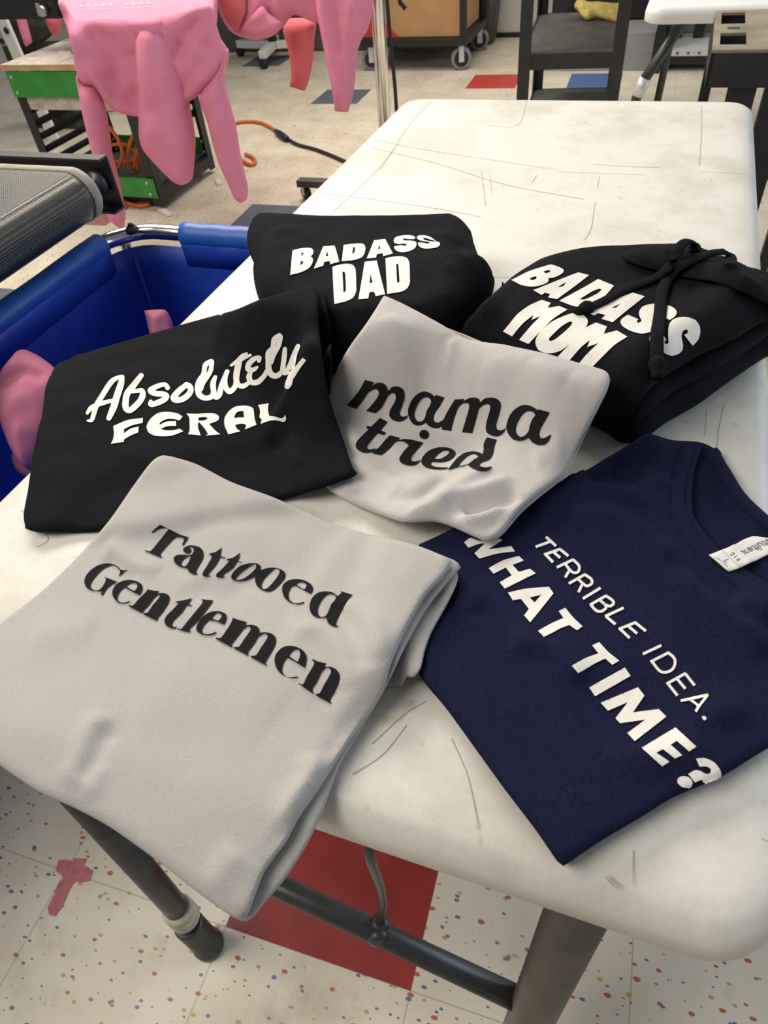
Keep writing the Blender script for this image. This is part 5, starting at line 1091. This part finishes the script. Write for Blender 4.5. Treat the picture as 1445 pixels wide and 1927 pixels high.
i.glyphs('''15,110 75,68~ 150,92 250,100 350,75~ 375,92 240,176 460,145 495,195 330,215~ 160,262 112,212 190,140~ 215,118 150,125~ 58,160
247,352 380,280~ 530,238 578,280 472,322 530,388 635,358 690,400 560,465~ 400,545 350,485 465,420 408,347 292,405
428,582 600,545~ 815,527 857,590 750,725~ 638,863 580,798 625,738 550,640 475,655 | 632,628 742,602 680,675
903,755 967,725 1040,815~ 1130,900 1075,937 1005,888 920,920~ 850,960~ 765,1002 710,945 840,870~ 950,822''')
i.at(1080, 1190)
i.glyphs('''168,130 235,98 320,190~ 422,272 358,312 290,252 180,305~ 38,385 -20,318 100,250~ 228,205
140,523 475,337 530,415 195,606
248,668 600,522 660,602 552,760 795,728 867,800 570,1033 500,955 670,828 432,862 388,815 505,662 317,743
635,1095 955,903 1147,1080 1078,1123 965,1028 908,1065 1014,1158 945,1190 835,1105 772,1138 893,1218 825,1262
1142,1190 1220,1185~ 1310,1225~ 1365,1290~ 1376,1340~ 1352,1385 1240,1428 1190,1385 1130,1410 1070,1335 1130,1300~ 1180,1305~ 1240,1335~ 1275,1325~ 1280,1290~ 1240,1265~ 1175,1265''')
i.dot(1037, 1408, 72, 52, .25)
i.build('printed_line', 'white_ink', g_nav, 'bold white line WHAT TIME?')

# neck label of the navy tee
k9 = 1445 / 145
lab = Cloth([(1300 + x / k9, 980 + y / k9, 1) for x, y in ((335, 640), (480, 580), (720, 490), (1000, 345), (1150, 290), (1290, 297), (1500, 330), (1640, 470), (1640, 570), (1445, 640), (1100, 800), (850, 915), (700, 955))], .0016, .0012, step=.004, noise=0, seed=41, drape=2, lift=.001)
lab.build('neck_label', 'label_white', g_nav); lab.obj['label'] = 'white size label at the neck'
i = Ink(lab, 1300, 980, k9)
LT = {'x': ([(-35, 0), (35, 90)], [(35, 0), (-35, 90)]), 'e': ([(-34, 45), (34, 45), (30, 74), (0, 90), (-32, 70), (-36, 42), (-28, 14), (2, 0), (30, 10)],), 't': ([(-4, 140), (-4, 40), (-2, 12), (18, 0)], [(-24, 90), (24, 90)]), 'l': ([(0, 0), (0, 155)],),
      'u': ([(-30, 90), (-30, 40), (-22, 8), (0, 0), (24, 14), (30, 40)], [(30, 90), (30, 0)]), 's': ([(28, 80), (0, 92), (-26, 72), (0, 48), (26, 22), (0, 0), (-28, 12)],)}
for c_, bx_, by_ in (('x', 972, 559), ('e', 1069, 509), ('t', 1150, 470), ('l', 1197, 452), ('u', 1262, 420), ('t', 1340, 385), ('s', 1405, 355)):
    for st in LT[c_]: i.stroke([(bx_ - .93 * u_ + .80 * v_, by_ + .40 * u_ + .58 * v_, 11) for u_, v_ in st], sm=len(st) > 2)
for bx_, by_, st in ((752, 645, [(-18, 52), (-8, 70), (12, 66), (15, 46), (-18, 0), (20, 0)]), (805, 695, [(0, 0), (0, 70)]), (862, 748, [(14, 68), (-10, 42), (-17, 16), (0, 0), (16, 14), (4, 32), (-14, 22)])):
    i.stroke([(bx_ + .74 * u_ + .72 * v_, by_ + .67 * u_ - .58 * v_, 7) for u_, v_ in st], sm=len(st) > 2)
i.stroke([(695, 722, 7), (615, 750, 7)]); i.stroke([(615, 750, 7), (660, 792, 7)]); i.stroke([(590, 565, 3), (750, 715, 3), (915, 862, 3)])
for t in np.linspace(0, 1, 17):
    if int(t * 16) in (5, 9): continue
    i.stroke([(488 + 190 * t, 700 + 165 * t, 5), (500 + 190 * t, 690 + 165 * t, 5)], cap='f')
i.build('label_print', 'label_ink', lab.obj, off=.0003)

# drawstrings of the right hoodie
def cord(pts, r, flat=0.38):
    """flat woven cord resting on the hoodie; a third value lifts the point to a height above the table"""
    out = []
    for p in crom([(p[0], p[1], p[2] if len(p) > 2 else -1) for p in pts], 1): out.append(p)
    X = []
    for p in out:
        if p[2] > 0: X.append(atz(p[0], p[1], TH + p[2]))
        else: X.append(march(np.array([p[0]]), np.array([p[1]]), HTOP, r * flat * .9)[0])
    X = crom(X, 8); rings = []
    for k, p in enumerate(X):
        t = X[min(k + 1, len(X) - 1)] - X[max(k - 1, 0)]; t = t / np.linalg.norm(t); side = np.cross(t, [0, 0, 1]); side /= np.linalg.norm(side) + 1e-9; up = np.cross(side, t)
        rings.append([p + r * math.cos(a) * side + r * flat * math.sin(a) * up for a in np.linspace(0, 2 * PI, 12, endpoint=False)])
    return rings
HTOP = boxf(maxf(HT, 1), 1)
zr = float(mom.top(np.array([mom.P[:, 0].mean()]), np.array([mom.P[:, 1].mean()]))[0]) - TH
for pts in ([(1108, 579), (1122, 573), (1141, 564), (1175, 546), (1205, 534), (1234, 522), (1252, 508), (1263, 497), (1272, 480, zr + .022), (1281, 462, zr + .028), (1294, 454, zr + .028), (1306, 460, zr + .020), (1308, 474)],
            [(1236, 681), (1236, 660), (1236, 631), (1239, 610), (1242, 589), (1246, 551), (1259, 522), (1284, 500), (1322, 483), (1345, 475, zr + .022), (1361, 474, zr + .024), (1374, 484, zr + .018), (1374, 500)]):
    mb = MB(); rg = cord(pts, .0062); mb.rings(rg)
    d_ = mb.build('drawstring', 'black_fleece', g_mom)
    p = np.mean(rg[0], 0); mb = MB(); t_ = np.mean(rg[3], 0) - p
    mb.lathe(p + t_ * .6, -t_, [(.003, -.003), (.0065, 0), (.0085, .005), (.0075, .010), (.0052, .013), (.0062, .017), (.004, .021)], 14).build('knot', 'black_fleece', d_)
